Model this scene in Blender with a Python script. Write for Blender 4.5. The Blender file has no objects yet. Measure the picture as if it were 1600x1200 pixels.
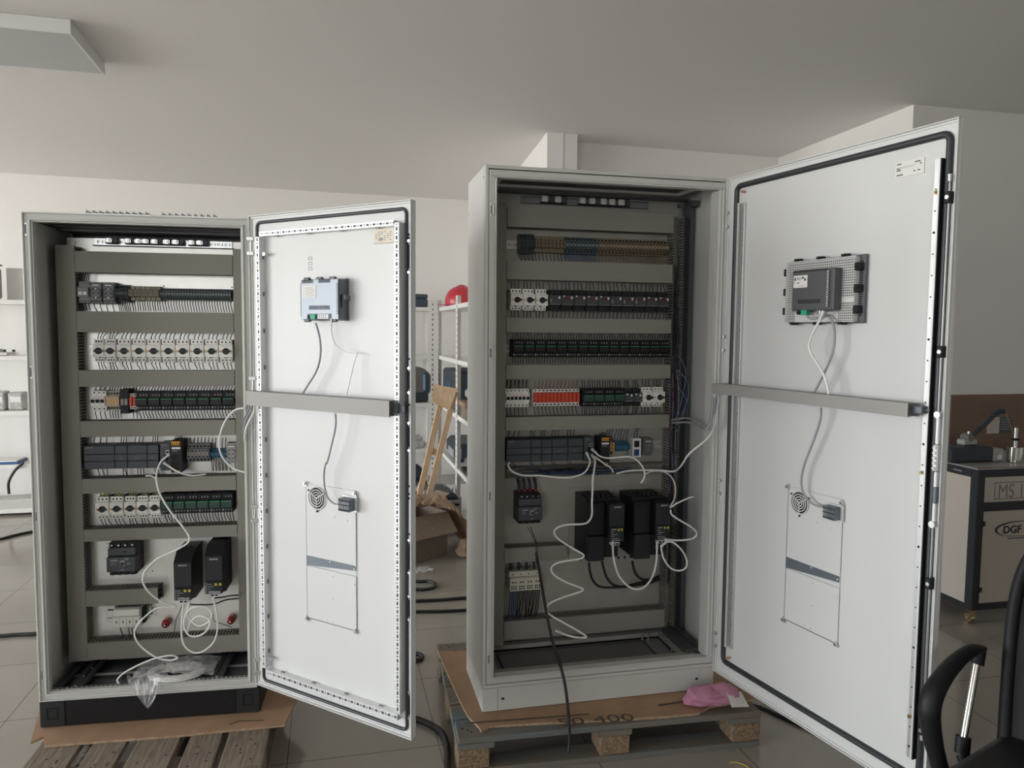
import bpy, math, random
from mathutils import Vector, Matrix
random.seed(7)
C = bpy.context.scene.collection
PI = math.pi
V = Vector

# ------------------------------------------------------------------ camera geometry
FPX = 1168.437
PITCH, ROLL, CAMH = math.radians(4.10526), math.radians(0.51037), 1.65
_f = V((0, math.cos(PITCH), -math.sin(PITCH)))
_u = V((0, math.sin(PITCH), math.cos(PITCH)))
_r = V((1, 0, 0))
CR = _r * math.cos(ROLL) + _u * math.sin(ROLL)
CU = _u * math.cos(ROLL) - _r * math.sin(ROLL)
CF = _f
EYE = V((0, 0, CAMH))

cam = bpy.data.cameras.new('camera')
cam.sensor_fit = 'HORIZONTAL'; cam.sensor_width = 36.0
cam.lens = 36.0 * FPX / 1600.0
cam.clip_start = 0.05; cam.clip_end = 200
camo = bpy.data.objects.new('camera', cam); C.objects.link(camo)
camo.matrix_world = Matrix(((CR.x, CU.x, -CF.x, 0), (CR.y, CU.y, -CF.y, 0), (CR.z, CU.z, -CF.z, CAMH), (0, 0, 0, 1)))
bpy.context.scene.camera = camo


def sight(px, py):
    return CR * ((px - 800) / FPX) - CU * ((py - 600) / FPX) + CF


def on_level(px, py, z=0.0):
    r = sight(px, py)
    return EYE + r * ((z - CAMH) / r.z)


def at_y(px, py, y):
    r = sight(px, py)
    return EYE + r * (y / r.y)


class Frame:
    """local axes: x along the front, y into the depth, z up"""
    def __init__(s, o, yaw):
        s.o = V(o); s.yaw = yaw
        s.d = V((math.cos(yaw), math.sin(yaw), 0)); s.n = V((-math.sin(yaw), math.cos(yaw), 0))
        s.m = Matrix.Translation(s.o) @ Matrix.Rotation(yaw, 4, 'Z')

    def P(s, u, w, v):
        return s.o + s.d * u + s.n * w + V((0, 0, v))

    def measure(s, px, py, w):
        r = sight(px, py)
        t = ((s.o + s.n * w - EYE).dot(s.n)) / r.dot(s.n)
        q = EYE + r * t - s.o
        return V((q.dot(s.d), w, q.z))

    def path(s, pts):
        return [s.measure(*p) for p in pts]


# ------------------------------------------------------------------ materials
MAT = {}


def mat(name, col, rough=.5, metal=0.0, spec=.5, noise=0.0, nscale=30.0, bump=0.0, bscale=200.0, alpha=1.0, trans=0.0, coat=0.0, stretch=None):
    m = bpy.data.materials.new(name); m.use_nodes = True
    nt = m.node_tree; b = nt.nodes['Principled BSDF']
    b.inputs['Roughness'].default_value = rough; b.inputs['Metallic'].default_value = metal
    b.inputs['Specular IOR Level'].default_value = spec
    b.inputs['Base Color'].default_value = (*col, 1)
    b.inputs['Alpha'].default_value = alpha
    b.inputs['Transmission Weight'].default_value = trans
    b.inputs['Coat Weight'].default_value = coat
    if noise or bump:
        tc = nt.nodes.new('ShaderNodeTexCoord'); src = tc.outputs['Object']
        if stretch:
            mp = nt.nodes.new('ShaderNodeMapping'); mp.inputs['Scale'].default_value = stretch
            nt.links.new(src, mp.inputs['Vector']); src = mp.outputs['Vector']
    if noise:
        n = nt.nodes.new('ShaderNodeTexNoise'); n.inputs['Scale'].default_value = nscale; n.inputs['Detail'].default_value = 5
        nt.links.new(src, n.inputs['Vector'])
        r = nt.nodes.new('ShaderNodeMapRange'); r.inputs['From Min'].default_value = .3; r.inputs['From Max'].default_value = .7
        r.inputs['To Min'].default_value = 1 - noise; r.inputs['To Max'].default_value = 1 + noise
        nt.links.new(n.outputs['Fac'], r.inputs['Value'])
        mx = nt.nodes.new('ShaderNodeMix'); mx.data_type = 'RGBA'; mx.blend_type = 'MULTIPLY'
        mx.inputs[0].default_value = 1; mx.inputs[6].default_value = (*col, 1)
        cb = nt.nodes.new('ShaderNodeCombineColor')
        for k in range(3): nt.links.new(r.outputs[0], cb.inputs[k])
        nt.links.new(cb.outputs[0], mx.inputs[7]); nt.links.new(mx.outputs[2], b.inputs['Base Color'])
    if bump:
        n2 = nt.nodes.new('ShaderNodeTexNoise'); n2.inputs['Scale'].default_value = bscale; n2.inputs['Detail'].default_value = 3
        nt.links.new(src, n2.inputs['Vector'])
        bp = nt.nodes.new('ShaderNodeBump'); bp.inputs['Strength'].default_value = bump; bp.inputs['Distance'].default_value = .002
        nt.links.new(n2.outputs['Fac'], bp.inputs['Height']); nt.links.new(bp.outputs['Normal'], b.inputs['Normal'])
    MAT[name] = m
    return m


mat('paint', (.60, .605, .575), .38, bump=.05, bscale=500)
mat('plinth_paint', (.60, .605, .575), .42)
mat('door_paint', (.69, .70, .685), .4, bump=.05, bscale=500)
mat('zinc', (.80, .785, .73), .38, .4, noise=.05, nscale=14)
mat('zinc_shaded', (.42, .405, .36), .45, .4, noise=.06, nscale=14)  # darker copy of zinc: shade inside the pale-plinth cabinet put into the colour
mat('zinc_rail', (.62, .63, .62), .35, .7)
mat('perf_rail', (.74, .75, .75), .38, .25)
mat('dark_rail', (.10, .105, .11), .45, .5)
mat('duct', (.268, .256, .222), .6, spec=.35)
mat('door_duct', (.34, .335, .315), .55)
mat('gasket', (.034, .037, .041), .45)
mat('black', (.011, .011, .012), .5, spec=.3)
mat('wire_black', (.010, .010, .011), .5)
mat('charcoal', (.022, .023, .024), .5, spec=.35)
mat('graphite', (.055, .06, .066), .5)
mat('plc', (.045, .054, .062), .45)
mat('drive', (.020, .022, .025), .45, spec=.35)
mat('drive_body', (.010, .010, .011), .5, spec=.35)
mat('white_plastic', (.86, .84, .79), .4)
mat('cream', (.58, .54, .45), .5)
mat('grey_plastic', (.22, .225, .225), .5)
mat('socket_grey', (.13, .135, .135), .5)
mat('hmi_silver', (.27, .30, .34), .4, .25)
mat('hmi_side', (.14, .165, .19), .4, .2)
mat('hmi_dark', (.105, .108, .115), .42, .2)
mat('grid_silver', (.70, .70, .69), .4, .1)
mat('green', (.022, .058, .043), .5)
mat('green_line', (.05, .42, .17), .5)
mat('connector_green', (.03, .36, .22), .5)
mat('teal', (.060, .088, .088), .5)
mat('dark_teal', (.030, .045, .047), .5)
mat('pale_teal', (.20, .25, .235), .5)
mat('blue_grey', (.055, .085, .10), .5)
mat('blue', (.035, .15, .24), .5)
mat('wire_blue', (.015, .05, .16), .5)
mat('wire_red', (.25, .02, .015), .5)
mat('tan', (.185, .14, .082), .55)
mat('wire_tan', (.19, .125, .07), .5)
mat('wire_grey', (.30, .30, .30), .5)
mat('beige', (.29, .25, .175), .55)
mat('orange', (.75, .33, .03), .5)
mat('yellow', (.62, .50, .05), .5)
mat('relay_red', (.60, .065, .03), .45)
mat('dim_red', (.10, .022, .02), .5)
mat('satin', (.86, .85, .81), .25, .3)
mat('red_knob', (.30, .015, .02), .25)
mat('bronze', (.25, .17, .12), .5)
mat('rust_terminal', (.28, .17, .11), .5)
mat('screw', (.55, .55, .53), .3, .9)
mat('chrome', (.75, .74, .70), .15, 1.0)
mat('brass', (.52, .42, .24), .25, 1.0)
mat('rose', (.55, .27, .22), .45)
mat('hole', (.006, .006, .006), .8)
mat('cable_white', (.86, .86, .83), .4)
mat('cable_grey', (.33, .34, .36), .45)
mat('cable_black', (.014, .014, .014), .5)
mat('paper', (.80, .79, .76), .6)
mat('cream_paper', (.78, .72, .60), .6)
mat('ink', (.06, .06, .06), .7)
mat('faint_ink', (.40, .40, .40), .7)
mat('marker', (.10, .075, .055), .8)
mat('cardboard', (.36, .225, .135), .75, noise=.12, nscale=9)
mat('cardboard_edge', (.42, .30, .19), .8, noise=.25, nscale=60)
mat('grey_carton', (.215, .165, .13), .8, noise=.08)
mat('carton_flap', (.27, .21, .155), .8, noise=.08)
mat('kraft', (.34, .235, .15), .7, noise=.2, nscale=12)
mat('pallet_wood', (.205, .165, .125), .8, noise=.35, nscale=10, bump=.5, bscale=40, stretch=(14, 1, 6))
mat('chipboard', (.24, .17, .105), .9, noise=.6, nscale=130, bump=.8, bscale=160)
mat('pine', (.60, .43, .27), .6, noise=.16, nscale=7, stretch=(9, 9, 1))
mat('wall_paint', (.79, .775, .75), .85, bump=.1, bscale=60)
mat('ceiling_paint', (.78, .765, .745), .9)
mat('shelf_white', (.76, .75, .72), .4)
mat('pink_bag', (.60, .27, .40), .28, spec=.6, alpha=.88)
mat('clear_bag', (.85, .86, .86), .16, spec=1.0, alpha=.34)
mat('helmet_red', (.50, .035, .055), .3)
mat('case_blue', (.05, .075, .10), .5)
mat('tool_dark', (.03, .04, .05), .45)
mat('tool_blue', (.02, .07, .13), .45)
mat('blade_grey', (.19, .185, .175), .45, .3)
mat('crate_grey', (.33, .33, .34), .5)
mat('machine_frame', (.018, .022, .027), .4)
mat('machine_panel', (.56, .515, .45), .5)
mat('machine_top', (.40, .40, .39), .4, .15)
mat('tape_brown', (.30, .19, .12), .5)
mat('board_brown', (.205, .135, .092), .7, noise=.05, nscale=3)
mat('chair_black', (.010, .010, .011), .55)
mat('chair_plastic', (.010, .0105, .012), .55, spec=.35)
mat('diffuser', (.50, .51, .51), .5)
mat('lamp_white', (.70, .71, .70), .45)
mat('folder_blue', (.03, .10, .25), .5)
mat('plastic_wrap', (.45, .45, .44), .3, noise=.3, nscale=30)


def two_tone(name, a, b, scale, rough=.85):
    m = bpy.data.materials.new(name); m.use_nodes = True; nt = m.node_tree; p = nt.nodes['Principled BSDF']; p.inputs['Roughness'].default_value = rough
    tc = nt.nodes.new('ShaderNodeTexCoord'); n = nt.nodes.new('ShaderNodeTexNoise'); n.inputs['Scale'].default_value = scale; n.inputs['Detail'].default_value = 8; n.inputs['Roughness'].default_value = .7
    mp = nt.nodes.new('ShaderNodeMapping'); mp.inputs['Scale'].default_value = (.35, 3.0, 1.5)
    nt.links.new(tc.outputs['Object'], mp.inputs['Vector']); nt.links.new(mp.outputs['Vector'], n.inputs['Vector'])
    r = nt.nodes.new('ShaderNodeValToRGB'); r.color_ramp.elements[0].position = .40; r.color_ramp.elements[1].position = .62
    r.color_ramp.elements[0].color = (*a, 1); r.color_ramp.elements[1].color = (*b, 1)
    nt.links.new(n.outputs['Fac'], r.inputs['Fac']); nt.links.new(r.outputs['Color'], p.inputs['Base Color'])
    g = nt.nodes.new('ShaderNodeTexNoise'); g.inputs['Scale'].default_value = 30; mp2 = nt.nodes.new('ShaderNodeMapping'); mp2.inputs['Scale'].default_value = (.6, 9, 6)
    nt.links.new(tc.outputs['Object'], mp2.inputs['Vector']); nt.links.new(mp2.outputs['Vector'], g.inputs['Vector'])
    bp = nt.nodes.new('ShaderNodeBump'); bp.inputs['Strength'].default_value = .5; bp.inputs['Distance'].default_value = .003
    nt.links.new(g.outputs['Fac'], bp.inputs['Height']); nt.links.new(bp.outputs['Normal'], p.inputs['Normal'])
    MAT[name] = m


two_tone('pallet_blue', (.195, .155, .115), (.135, .165, .17), 3.2)


def chair_mesh_mat():
    m = bpy.data.materials.new('chair_mesh'); m.use_nodes = True; nt = m.node_tree
    b = nt.nodes['Principled BSDF']; b.inputs['Roughness'].default_value = .6
    tc = nt.nodes.new('ShaderNodeTexCoord'); w = nt.nodes.new('ShaderNodeTexWave'); w.wave_type = 'BANDS'; w.bands_direction = 'DIAGONAL'
    w.inputs['Scale'].default_value = 60
    nt.links.new(tc.outputs['Object'], w.inputs['Vector'])
    cr = nt.nodes.new('ShaderNodeValToRGB'); cr.color_ramp.elements[0].color = (.004, .004, .004, 1); cr.color_ramp.elements[1].color = (.02, .019, .019, 1)
    nt.links.new(w.outputs['Fac'], cr.inputs['Fac']); nt.links.new(cr.outputs['Color'], b.inputs['Base Color'])
    MAT['chair_mesh'] = m


chair_mesh_mat()


def floor_mat():
    m = bpy.data.materials.new('floor_tiles'); m.use_nodes = True; nt = m.node_tree
    b = nt.nodes['Principled BSDF']
    tc = nt.nodes.new('ShaderNodeTexCoord'); mp = nt.nodes.new('ShaderNodeMapping'); mp.vector_type = 'POINT'
    a = -math.radians(13.7)
    mp.inputs['Rotation'].default_value = (0, 0, a)
    # tile joints pass through -1.911 along the rows and 2.852 across them
    mp.inputs['Location'].default_value = (1.911 + .58 * 20, -2.852 + .58 * 20, 0)
    nt.links.new(tc.outputs['Object'], mp.inputs['Vector'])
    br = nt.nodes.new('ShaderNodeTexBrick'); br.offset = 0; br.squash = 1
    br.inputs['Scale'].default_value = 1; br.inputs['Brick Width'].default_value = .58; br.inputs['Row Height'].default_value = .58
    br.inputs['Mortar Size'].default_value = .0022; br.inputs['Mortar Smooth'].default_value = .3
    br.inputs['Color1'].default_value = (.34, .31, .27, 1); br.inputs['Color2'].default_value = (.32, .293, .255, 1)
    br.inputs['Mortar'].default_value = (.10, .09, .08, 1)
    nt.links.new(mp.outputs['Vector'], br.inputs['Vector'])
    n = nt.nodes.new('ShaderNodeTexNoise'); n.inputs['Scale'].default_value = 3; n.inputs['Detail'].default_value = 6
    nt.links.new(tc.outputs['Object'], n.inputs['Vector'])
    mr = nt.nodes.new('ShaderNodeMapRange'); mr.inputs['To Min'].default_value = .9; mr.inputs['To Max'].default_value = 1.1
    nt.links.new(n.outputs['Fac'], mr.inputs['Value'])
    hs = nt.nodes.new('ShaderNodeHueSaturation'); nt.links.new(br.outputs['Color'], hs.inputs['Color']); nt.links.new(mr.outputs[0], hs.inputs['Value'])
    nt.links.new(hs.outputs['Color'], b.inputs['Base Color'])
    b.inputs['Roughness'].default_value = .13; b.inputs['Specular IOR Level'].default_value = .5
    MAT['floor_tiles'] = m


floor_mat()


# ------------------------------------------------------------------ mesh builder
class MB:
    def __init__(s):
        s.v = []; s.f = []; s.mi = []; s.sm = []; s.mats = []

    def _m(s, k):
        if k not in s.mats: s.mats.append(k)
        return s.mats.index(k)

    def add(s, vs, fs, k, smooth=False):
        o = len(s.v); s.v += [tuple(p) for p in vs]; i = s._m(k)
        for f in fs:
            s.f.append([o + a for a in f]); s.mi.append(i); s.sm.append(smooth)
        return s

    def box(s, x0, x1, y0, y1, z0, z1, k, b=0.0):
        if x1 < x0: x0, x1 = x1, x0
        if y1 < y0: y0, y1 = y1, y0
        if z1 < z0: z0, z1 = z1, z0
        if b <= 0:
            vs = [(x, y, z) for z in (z0, z1) for y in (y0, y1) for x in (x0, x1)]
            fs = [(0, 2, 3, 1), (4, 5, 7, 6), (0, 1, 5, 4), (2, 6, 7, 3), (0, 4, 6, 2), (1, 3, 7, 5)]
            return s.add(vs, fs, k)
        b = min(b, (x1 - x0) * .45, (y1 - y0) * .45, (z1 - z0) * .45)
        vs = []; idx = {}
        for ix in (0, 1):
            for iy in (0, 1):
                for iz in (0, 1):
                    X, Y, Z = (x0, x1)[ix], (y0, y1)[iy], (z0, z1)[iz]
                    bx, by, bz = b * (1 - 2 * ix), b * (1 - 2 * iy), b * (1 - 2 * iz)
                    for ax, p in enumerate(((X, Y + by, Z + bz), (X + bx, Y, Z + bz), (X + bx, Y + by, Z))):
                        idx[ix, iy, iz, ax] = len(vs); vs.append(p)
        fs = []
        g = lambda a, bb, c, ax: idx[a, bb, c, ax]
        for i in (0, 1):
            q = [g(i, 0, 0, 0), g(i, 1, 0, 0), g(i, 1, 1, 0), g(i, 0, 1, 0)]; fs.append(q if i else q[::-1])
            q = [g(0, i, 0, 1), g(1, i, 0, 1), g(1, i, 1, 1), g(0, i, 1, 1)]; fs.append(q[::-1] if i else q)
            q = [g(0, 0, i, 2), g(1, 0, i, 2), g(1, 1, i, 2), g(0, 1, i, 2)]; fs.append(q if i else q[::-1])
        for i in (0, 1):
            for j in (0, 1):
                q = [g(i, j, 0, 0), g(i, j, 1, 0), g(i, j, 1, 1), g(i, j, 0, 1)]; fs.append(q if i != j else q[::-1])
                q = [g(i, 0, j, 0), g(i, 1, j, 0), g(i, 1, j, 2), g(i, 0, j, 2)]; fs.append(q[::-1] if i != j else q)
                q = [g(0, i, j, 1), g(1, i, j, 1), g(1, i, j, 2), g(0, i, j, 2)]; fs.append(q if i != j else q[::-1])
        for i in (0, 1):
            for j in (0, 1):
                for l in (0, 1):
                    q = [g(i, j, l, 0), g(i, j, l, 1), g(i, j, l, 2)]; fs.append(q if (i + j + l) % 2 else q[::-1])
        return s.add(vs, fs, k)

    def cyl(s, a, b, r, k, n=12, r2=None, smooth=True):
        a, b = V(a), V(b); r2 = r if r2 is None else r2
        d = (b - a).normalized(); t = V((0, 0, 1)) if abs(d.z) < .9 else V((1, 0, 0))
        e1 = d.cross(t).normalized(); e2 = d.cross(e1)
        A = [a + (e1 * math.cos(2 * PI * i / n) + e2 * math.sin(2 * PI * i / n)) * r for i in range(n)]
        B = [b + (e1 * math.cos(2 * PI * i / n) + e2 * math.sin(2 * PI * i / n)) * r2 for i in range(n)]
        s.add(A + B, [(i, (i + 1) % n, n + (i + 1) % n, n + i) for i in range(n)], k, smooth)
        s.add(A, [tuple(range(n))[::-1]], k); s.add(B, [tuple(range(n))], k)
        return s

    def tube(s, pts, r, k, n=8, closed=False, sub=5, smooth=True, rs=None):
        P = [V(p) for p in pts]
        if sub > 1: P, rs = spline(P, sub, closed, rs)
        m = len(P); T = []
        for i in range(m):
            a = P[(i - 1) % m] if closed or i > 0 else P[i]; b = P[(i + 1) % m] if closed or i < m - 1 else P[i]
            T.append((b - a).normalized() if (b - a).length > 1e-9 else V((0, 0, 1)))
        t = V((0, 0, 1)) if abs(T[0].z) < .9 else V((1, 0, 0))
        e = T[0].cross(t).normalized(); vs = []
        for i in range(m):
            e = (e - T[i] * e.dot(T[i])).normalized(); g = T[i].cross(e); q = rs[i] if rs else r
            vs += [P[i] + (e * math.cos(2 * PI * j / n) + g * math.sin(2 * PI * j / n)) * q for j in range(n)]
        fs = []
        for i in range(m if closed else m - 1):
            o, o2 = i * n, ((i + 1) % m) * n
            fs += [(o + j, o + (j + 1) % n, o2 + (j + 1) % n, o2 + j) for j in range(n)]
        s.add(vs, fs, k, smooth)
        if not closed:
            s.add(vs[:n], [tuple(range(n))[::-1]], k); s.add(vs[-n:], [tuple(range(n))], k)
        return s

    def prism(s, poly, h0, h1, k, plane='xz', smooth=False):
        """poly in a plane, extruded along the third axis from h0 to h1"""
        def at(p, h):
            return {'xz': (p[0], h, p[1]), 'xy': (p[0], p[1], h), 'yz': (h, p[0], p[1])}[plane]
        n = len(poly); A = [at(p, h0) for p in poly]; B = [at(p, h1) for p in poly]
        s.add(A, [tuple(range(n))], k); s.add(B, [tuple(range(n))[::-1]], k)
        s.add(A + B, [(i, (i + 1) % n, n + (i + 1) % n, n + i) for i in range(n)], k, smooth)
        return s

    def lathe(s, prof, c, axis, k, n=24, smooth=True):
        """prof = [(radius, distance along axis)], axis 'x','y','z' or '-y'"""
        c = V(c); ax = {'x': V((1, 0, 0)), 'y': V((0, 1, 0)), '-y': V((0, -1, 0)), 'z': V((0, 0, 1))}[axis]
        e1 = V((0, 0, 1)) if axis != 'z' else V((1, 0, 0)); e2 = ax.cross(e1)
        vs = [c + ax * h + (e1 * math.cos(2 * PI * j / n) + e2 * math.sin(2 * PI * j / n)) * r for r, h in prof for j in range(n)]
        fs = []
        for i in range(len(prof) - 1):
            fs += [(i * n + j, i * n + (j + 1) % n, (i + 1) * n + (j + 1) % n, (i + 1) * n + j) for j in range(n)]
        return s.add(vs, fs, k, smooth)

    def ring(s, x0, x1, z0, z1, t, y0, y1, k, b=0.0):
        """rectangular frame of strip width t in the xz plane"""
        s.box(x0, x1, y0, y1, z1 - t, z1, k, b); s.box(x0, x1, y0, y1, z0, z0 + t, k, b)
        s.box(x0, x0 + t, y0, y1, z0 + t, z1 - t, k, b); s.box(x1 - t, x1, y0, y1, z0 + t, z1 - t, k, b)
        return s

    def perf(s, a0, a1, b0, b1, y, th, k, along='x', slot=.012, hole=.004, bridge=.006, hfrac=.36):
        """flat strip with a row of true openings: slot, small hole, slot, small hole"""
        hb = (b1 - b0) * hfrac / 2; mid = (b0 + b1) / 2

        def bx(p0, p1, q0, q1):
            if along == 'x': s.box(p0, p1, y, y + th, q0, q1, k)
            else: s.box(q0, q1, y, y + th, p0, p1, k)
        bx(a0, a1, b0, mid - hb); bx(a0, a1, mid + hb, b1)
        p = a0; i = 0
        while p < a1:
            e = min(p + bridge + (.004 if i == 0 else 0), a1)
            bx(p, e, mid - hb, mid + hb)
            p = e + (slot if i % 2 == 0 else hole); i += 1
        return s

    def build(s, name, parent=None, loc=None):
        me = bpy.data.meshes.new(name)
        me.from_pydata(s.v, [], s.f)
        for k in s.mats: me.materials.append(MAT[k])
        me.polygons.foreach_set('material_index', s.mi); me.polygons.foreach_set('use_smooth', s.sm)
        me.update()
        return link(name, me, parent, loc)


def link(name, me, parent=None, loc=None):
    o = bpy.data.objects.new(name, me); C.objects.link(o)
    if parent: o.parent = parent
    if loc is not None: o.location = loc
    return o


def spline(P, sub, closed=False, rs=None):
    out = []; ro = [] if rs else None; m = len(P)
    for i in range(m if closed else m - 1):
        if closed: p0, p1, p2, p3 = P[(i - 1) % m], P[i], P[(i + 1) % m], P[(i + 2) % m]
        else: p0, p1, p2, p3 = P[max(i - 1, 0)], P[i], P[i + 1], P[min(i + 2, m - 1)]
        for j in range(sub):
            t = j / sub
            out.append(.5 * ((2 * p1) + (p2 - p0) * t + (2 * p0 - 5 * p1 + 4 * p2 - p3) * t * t + (3 * p1 - p0 - 3 * p2 + p3) * t ** 3))
            if rs: ro.append(rs[i] * (1 - t) + rs[(i + 1) % m] * t)
    if not closed:
        out.append(P[-1])
        if rs: ro.append(rs[-1])
    return out, ro


def tag(o, label, cat, group=None, kind=None):
    o['label'] = label; o['category'] = cat
    if group: o['group'] = group
    if kind: o['kind'] = kind
    return o


def thing(name, label, cat, loc=(0, 0, 0), rz=0.0, group=None):
    o = bpy.data.objects.new(name, None); C.objects.link(o); o.empty_display_size = .02
    o.location = loc; o.rotation_euler = (0, 0, rz)
    return tag(o, label, cat, group)


KIDS = {}


def copy_tree(o, parent=None):
    c = o.copy(); C.objects.link(c)
    if parent: c.parent = parent
    for ch in o.children: copy_tree(ch, c)
    return c


def struct(name, mb):
    o = mb.build(name); o['kind'] = 'structure'; return o


_txt = {}


def text(s, size, k, parent, loc, rot=(PI / 2, 0, 0), name='lettering', align='LEFT', ext=.0004, sx=1.0, off=0.0):
    cu = bpy.data.curves.new('lettering', 'FONT'); cu.body = s; cu.size = size; cu.align_x = align; cu.extrude = ext; cu.offset = off
    to = bpy.data.objects.new('lettering', cu); C.objects.link(to)
    dg = bpy.context.evaluated_depsgraph_get()
    me = bpy.data.meshes.new_from_object(to.evaluated_get(dg))
    bpy.data.objects.remove(to); bpy.data.curves.remove(cu)
    me.materials.clear(); me.materials.append(MAT[k])
    o = link(name, me, parent, loc); o.rotation_euler = rot; o.scale = (sx, 1, 1)
    return o


ORD = 'first second third fourth fifth sixth seventh eighth ninth tenth eleventh twelfth thirteenth fourteenth fifteenth sixteenth seventeenth eighteenth nineteenth twentieth twenty-first twenty-second twenty-third twenty-fourth twenty-fifth twenty-sixth twenty-seventh twenty-eighth twenty-ninth thirtieth'.split()

# ------------------------------------------------------------------ cabinets: where they stand
FL = Frame((-1.7474, 2.6883, .154), .1694)
FR = Frame((-.1055, 2.8308, .154), .2247)
LW, RW = .7764, .991
LTOP, RTOP = 1.9014, 2.1104
LB, RB = .101, .0966           # top of the plinths
DL = Frame(FL.P(LW, 0, 0), -.5353)
DR = Frame(FR.P(RW, 0, 0), -1.1479)
LP, RP = .26, .335             # depth of the mounting plates
CABL = 'black-plinth cabinet'
CABR = 'pale-plinth cabinet'


def shell(F, W, z0, z1, D, fr, name, label, cat, inner=.03):
    root = thing(name, label, cat, F.o, F.yaw)
    m = MB()
    t = .002
    m.box(0, t, 0, D, z0, z1, 'paint'); m.box(W - t, W, 0, D, z0, z1, 'paint')
    m.box(t, W - t, 0, D, z1 - t, z1, 'paint'); m.box(t, W - t, D - t, D, z0, z1 - t, 'paint')
    m.box(t, W - t, 0.03, D - t, z0, z0 + t, 'dark_rail')
    m.build('body', root)
    return root


def duct_mesh(length, width, depth, cover=True, k='duct', along='x', fingers=True):
    """slotted wiring duct, back at y=0, front at y=-depth, starts at 0"""
    def mk(m, p0, p1, y0, y1, q0, q1, kk):
        if along == 'x': m.box(p0, p1, y0, y1, q0, q1, kk)
        else: m.box(q0, q1, y0, y1, p0, p1, kk)
    m = MB(); t = .0015
    mk(m, 0, length, -t, 0, 0, width, k)
    for q0, q1 in ((0, t), (width - t, width)):
        mk(m, 0, length, -.010, -t, q0, q1, k)
        p = .002
        while p + .0066 < length:
            mk(m, p, p + .0066, -depth + .001, -.010, q0, q1, k); p += .0125
    c = None
    if cover:
        c = MB()
        mk(c, 0, length, -depth - .0015, -depth, -.0012, width + .0012, k)
        mk(c, 0, length, -depth, -depth + .010, -.0012, -.0002, k); mk(c, 0, length, -depth, -depth + .010, width + .0002, width + .0012, k)
    return m, c


def duct(root, u, v, length, width, plate, depth=.075, cover=True, along='x', k='duct', fill=True):
    m, c = duct_mesh(length, width, depth, cover, k, along)
    o = m.build('wire_duct', root, (u, plate, v))
    if c: c.build('duct_cover', o)
    if fill:
        f = MB(); n = max(2, int(width / .017))
        for i in range(n):
            for j in range(3):
                z = width * (i + .5) / n; y = -.014 - j * .019
                a, b = ((.004, y, z), (length - .004, y, z)) if along == 'x' else ((z, y, .004), (z, y, length - .004))
                f.cyl(a, b, min(.0085, width / n * .46), 'wire_black', 6)
        fo = f.build('wire_bundle', o); fo['kind'] = 'stuff'
    return o


def din_rail(root, u0, u1, v, plate):
    m = MB()
    m.box(u0, u1, plate - .0075, plate - .0065, v - .0175, v - .0125, 'zinc_rail'); m.box(u0, u1, plate - .0075, plate - .0065, v + .0125, v + .0175, 'zinc_rail')
    m.box(u0, u1, plate - .0065, plate - .0005, v - .0135, v - .0125, 'zinc_rail'); m.box(u0, u1, plate - .0065, plate - .0005, v + .0125, v + .0135, 'zinc_rail')
    m.perf(u0, u1, v - .0125, v + .0125, plate - .001, .001, 'zinc_rail')
    m.build('din_rail', root)


def keeper(root, x, y, z, F=None):
    """lock keeper plate screwed in the door frame channel"""
    m = MB()
    m.box(x - .006, x + .006, y - .003, y, z + .016, z + .024, 'perf_rail', .001); m.box(x - .006, x + .006, y - .003, y, z - .024, z - .016, 'perf_rail', .001)
    m.box(x + .002, x + .006, y - .006, y, z - .016, z + .016, 'perf_rail', .001); m.cyl((x, y - .005, z + .02), (x, y - .003, z + .02), .003, 'screw', 8)
    m.cyl((x, y - .005, z - .02), (x, y - .003, z - .02), .003, 'screw', 8)
    m.box(x - .005, x + .001, y - .001, y, z - .016, z + .016, 'grey_plastic')
    m.build('lock_keeper', root)


def hinge(root, x, y, z):
    m = MB()
    m.cyl((x, y, z - .028), (x, y, z + .028), .0045, 'chrome', 10)
    for s in (1, -1):
        m.box(x - .014, x + .011, y - .007, y + .007, z + s * .027 - .008, z + s * .027 + .008, 'zinc_rail', .002)
        m.cyl((x - .008, y - .009, z + s * .027), (x - .008, y - .006, z + s * .027), .004, 'screw', 8)
    m.build('hinge', root)


# ================================================================== CABINET ON BLACK PLINTH
cabL = shell(FL, LW, LB, LTOP, .40, .036, 'control_cabinet',
             'pale grey control cabinet on a black plinth, door open, standing on the slatted wooden pallet', 'cabinet')
m = MB()   # front frame: rim, channel, ridge
z0, z1 = LB, LTOP
m.ring(0, LW, z0, z1, .005, -.002, .012, 'paint', .001)
m.ring(.005, LW - .005, z0 + .005, z1 - .005, .017, .006, .014, 'paint')
m.ring(.022, LW - .022, z0 + .022, z1 - .022, .007, -.004, .014, 'paint', .002)
m.ring(.029, LW - .029, z0 + .029, z1 - .029, .005, .004, .03, 'paint', .001)
m.build('front_frame', cabL)
for v in (1.84, 1.33, .80, .20): keeper(cabL, .0135, .006, v)
for v in (1.80, 1.28, .79, .19): hinge(cabL, LW + .004, -.006, v)
# plinth
m = MB()
m.box(-.003, LW + .01, .004, .395, 0, LB - .001, 'black', .003)
m.box(.0, .085, .001, .004, .003, LB - .004, 'charcoal', .002); m.box(LW - .075, LW + .008, .001, .004, .003, LB - .004, 'charcoal', .002)
m.ring(.022, .062, .03, .075, .004, -.0005, .001, 'black'); m.ring(LW - .055, LW - .015, .03, .075, .004, -.0005, .001, 'black')
m.cyl((.105, .001, .05), (.105, .005, .05), .004, 'charcoal', 8); m.cyl((LW - .1, .001, .05), (LW - .1, .005, .05), .004, 'charcoal', 8)
m.build('plinth', cabL)
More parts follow.
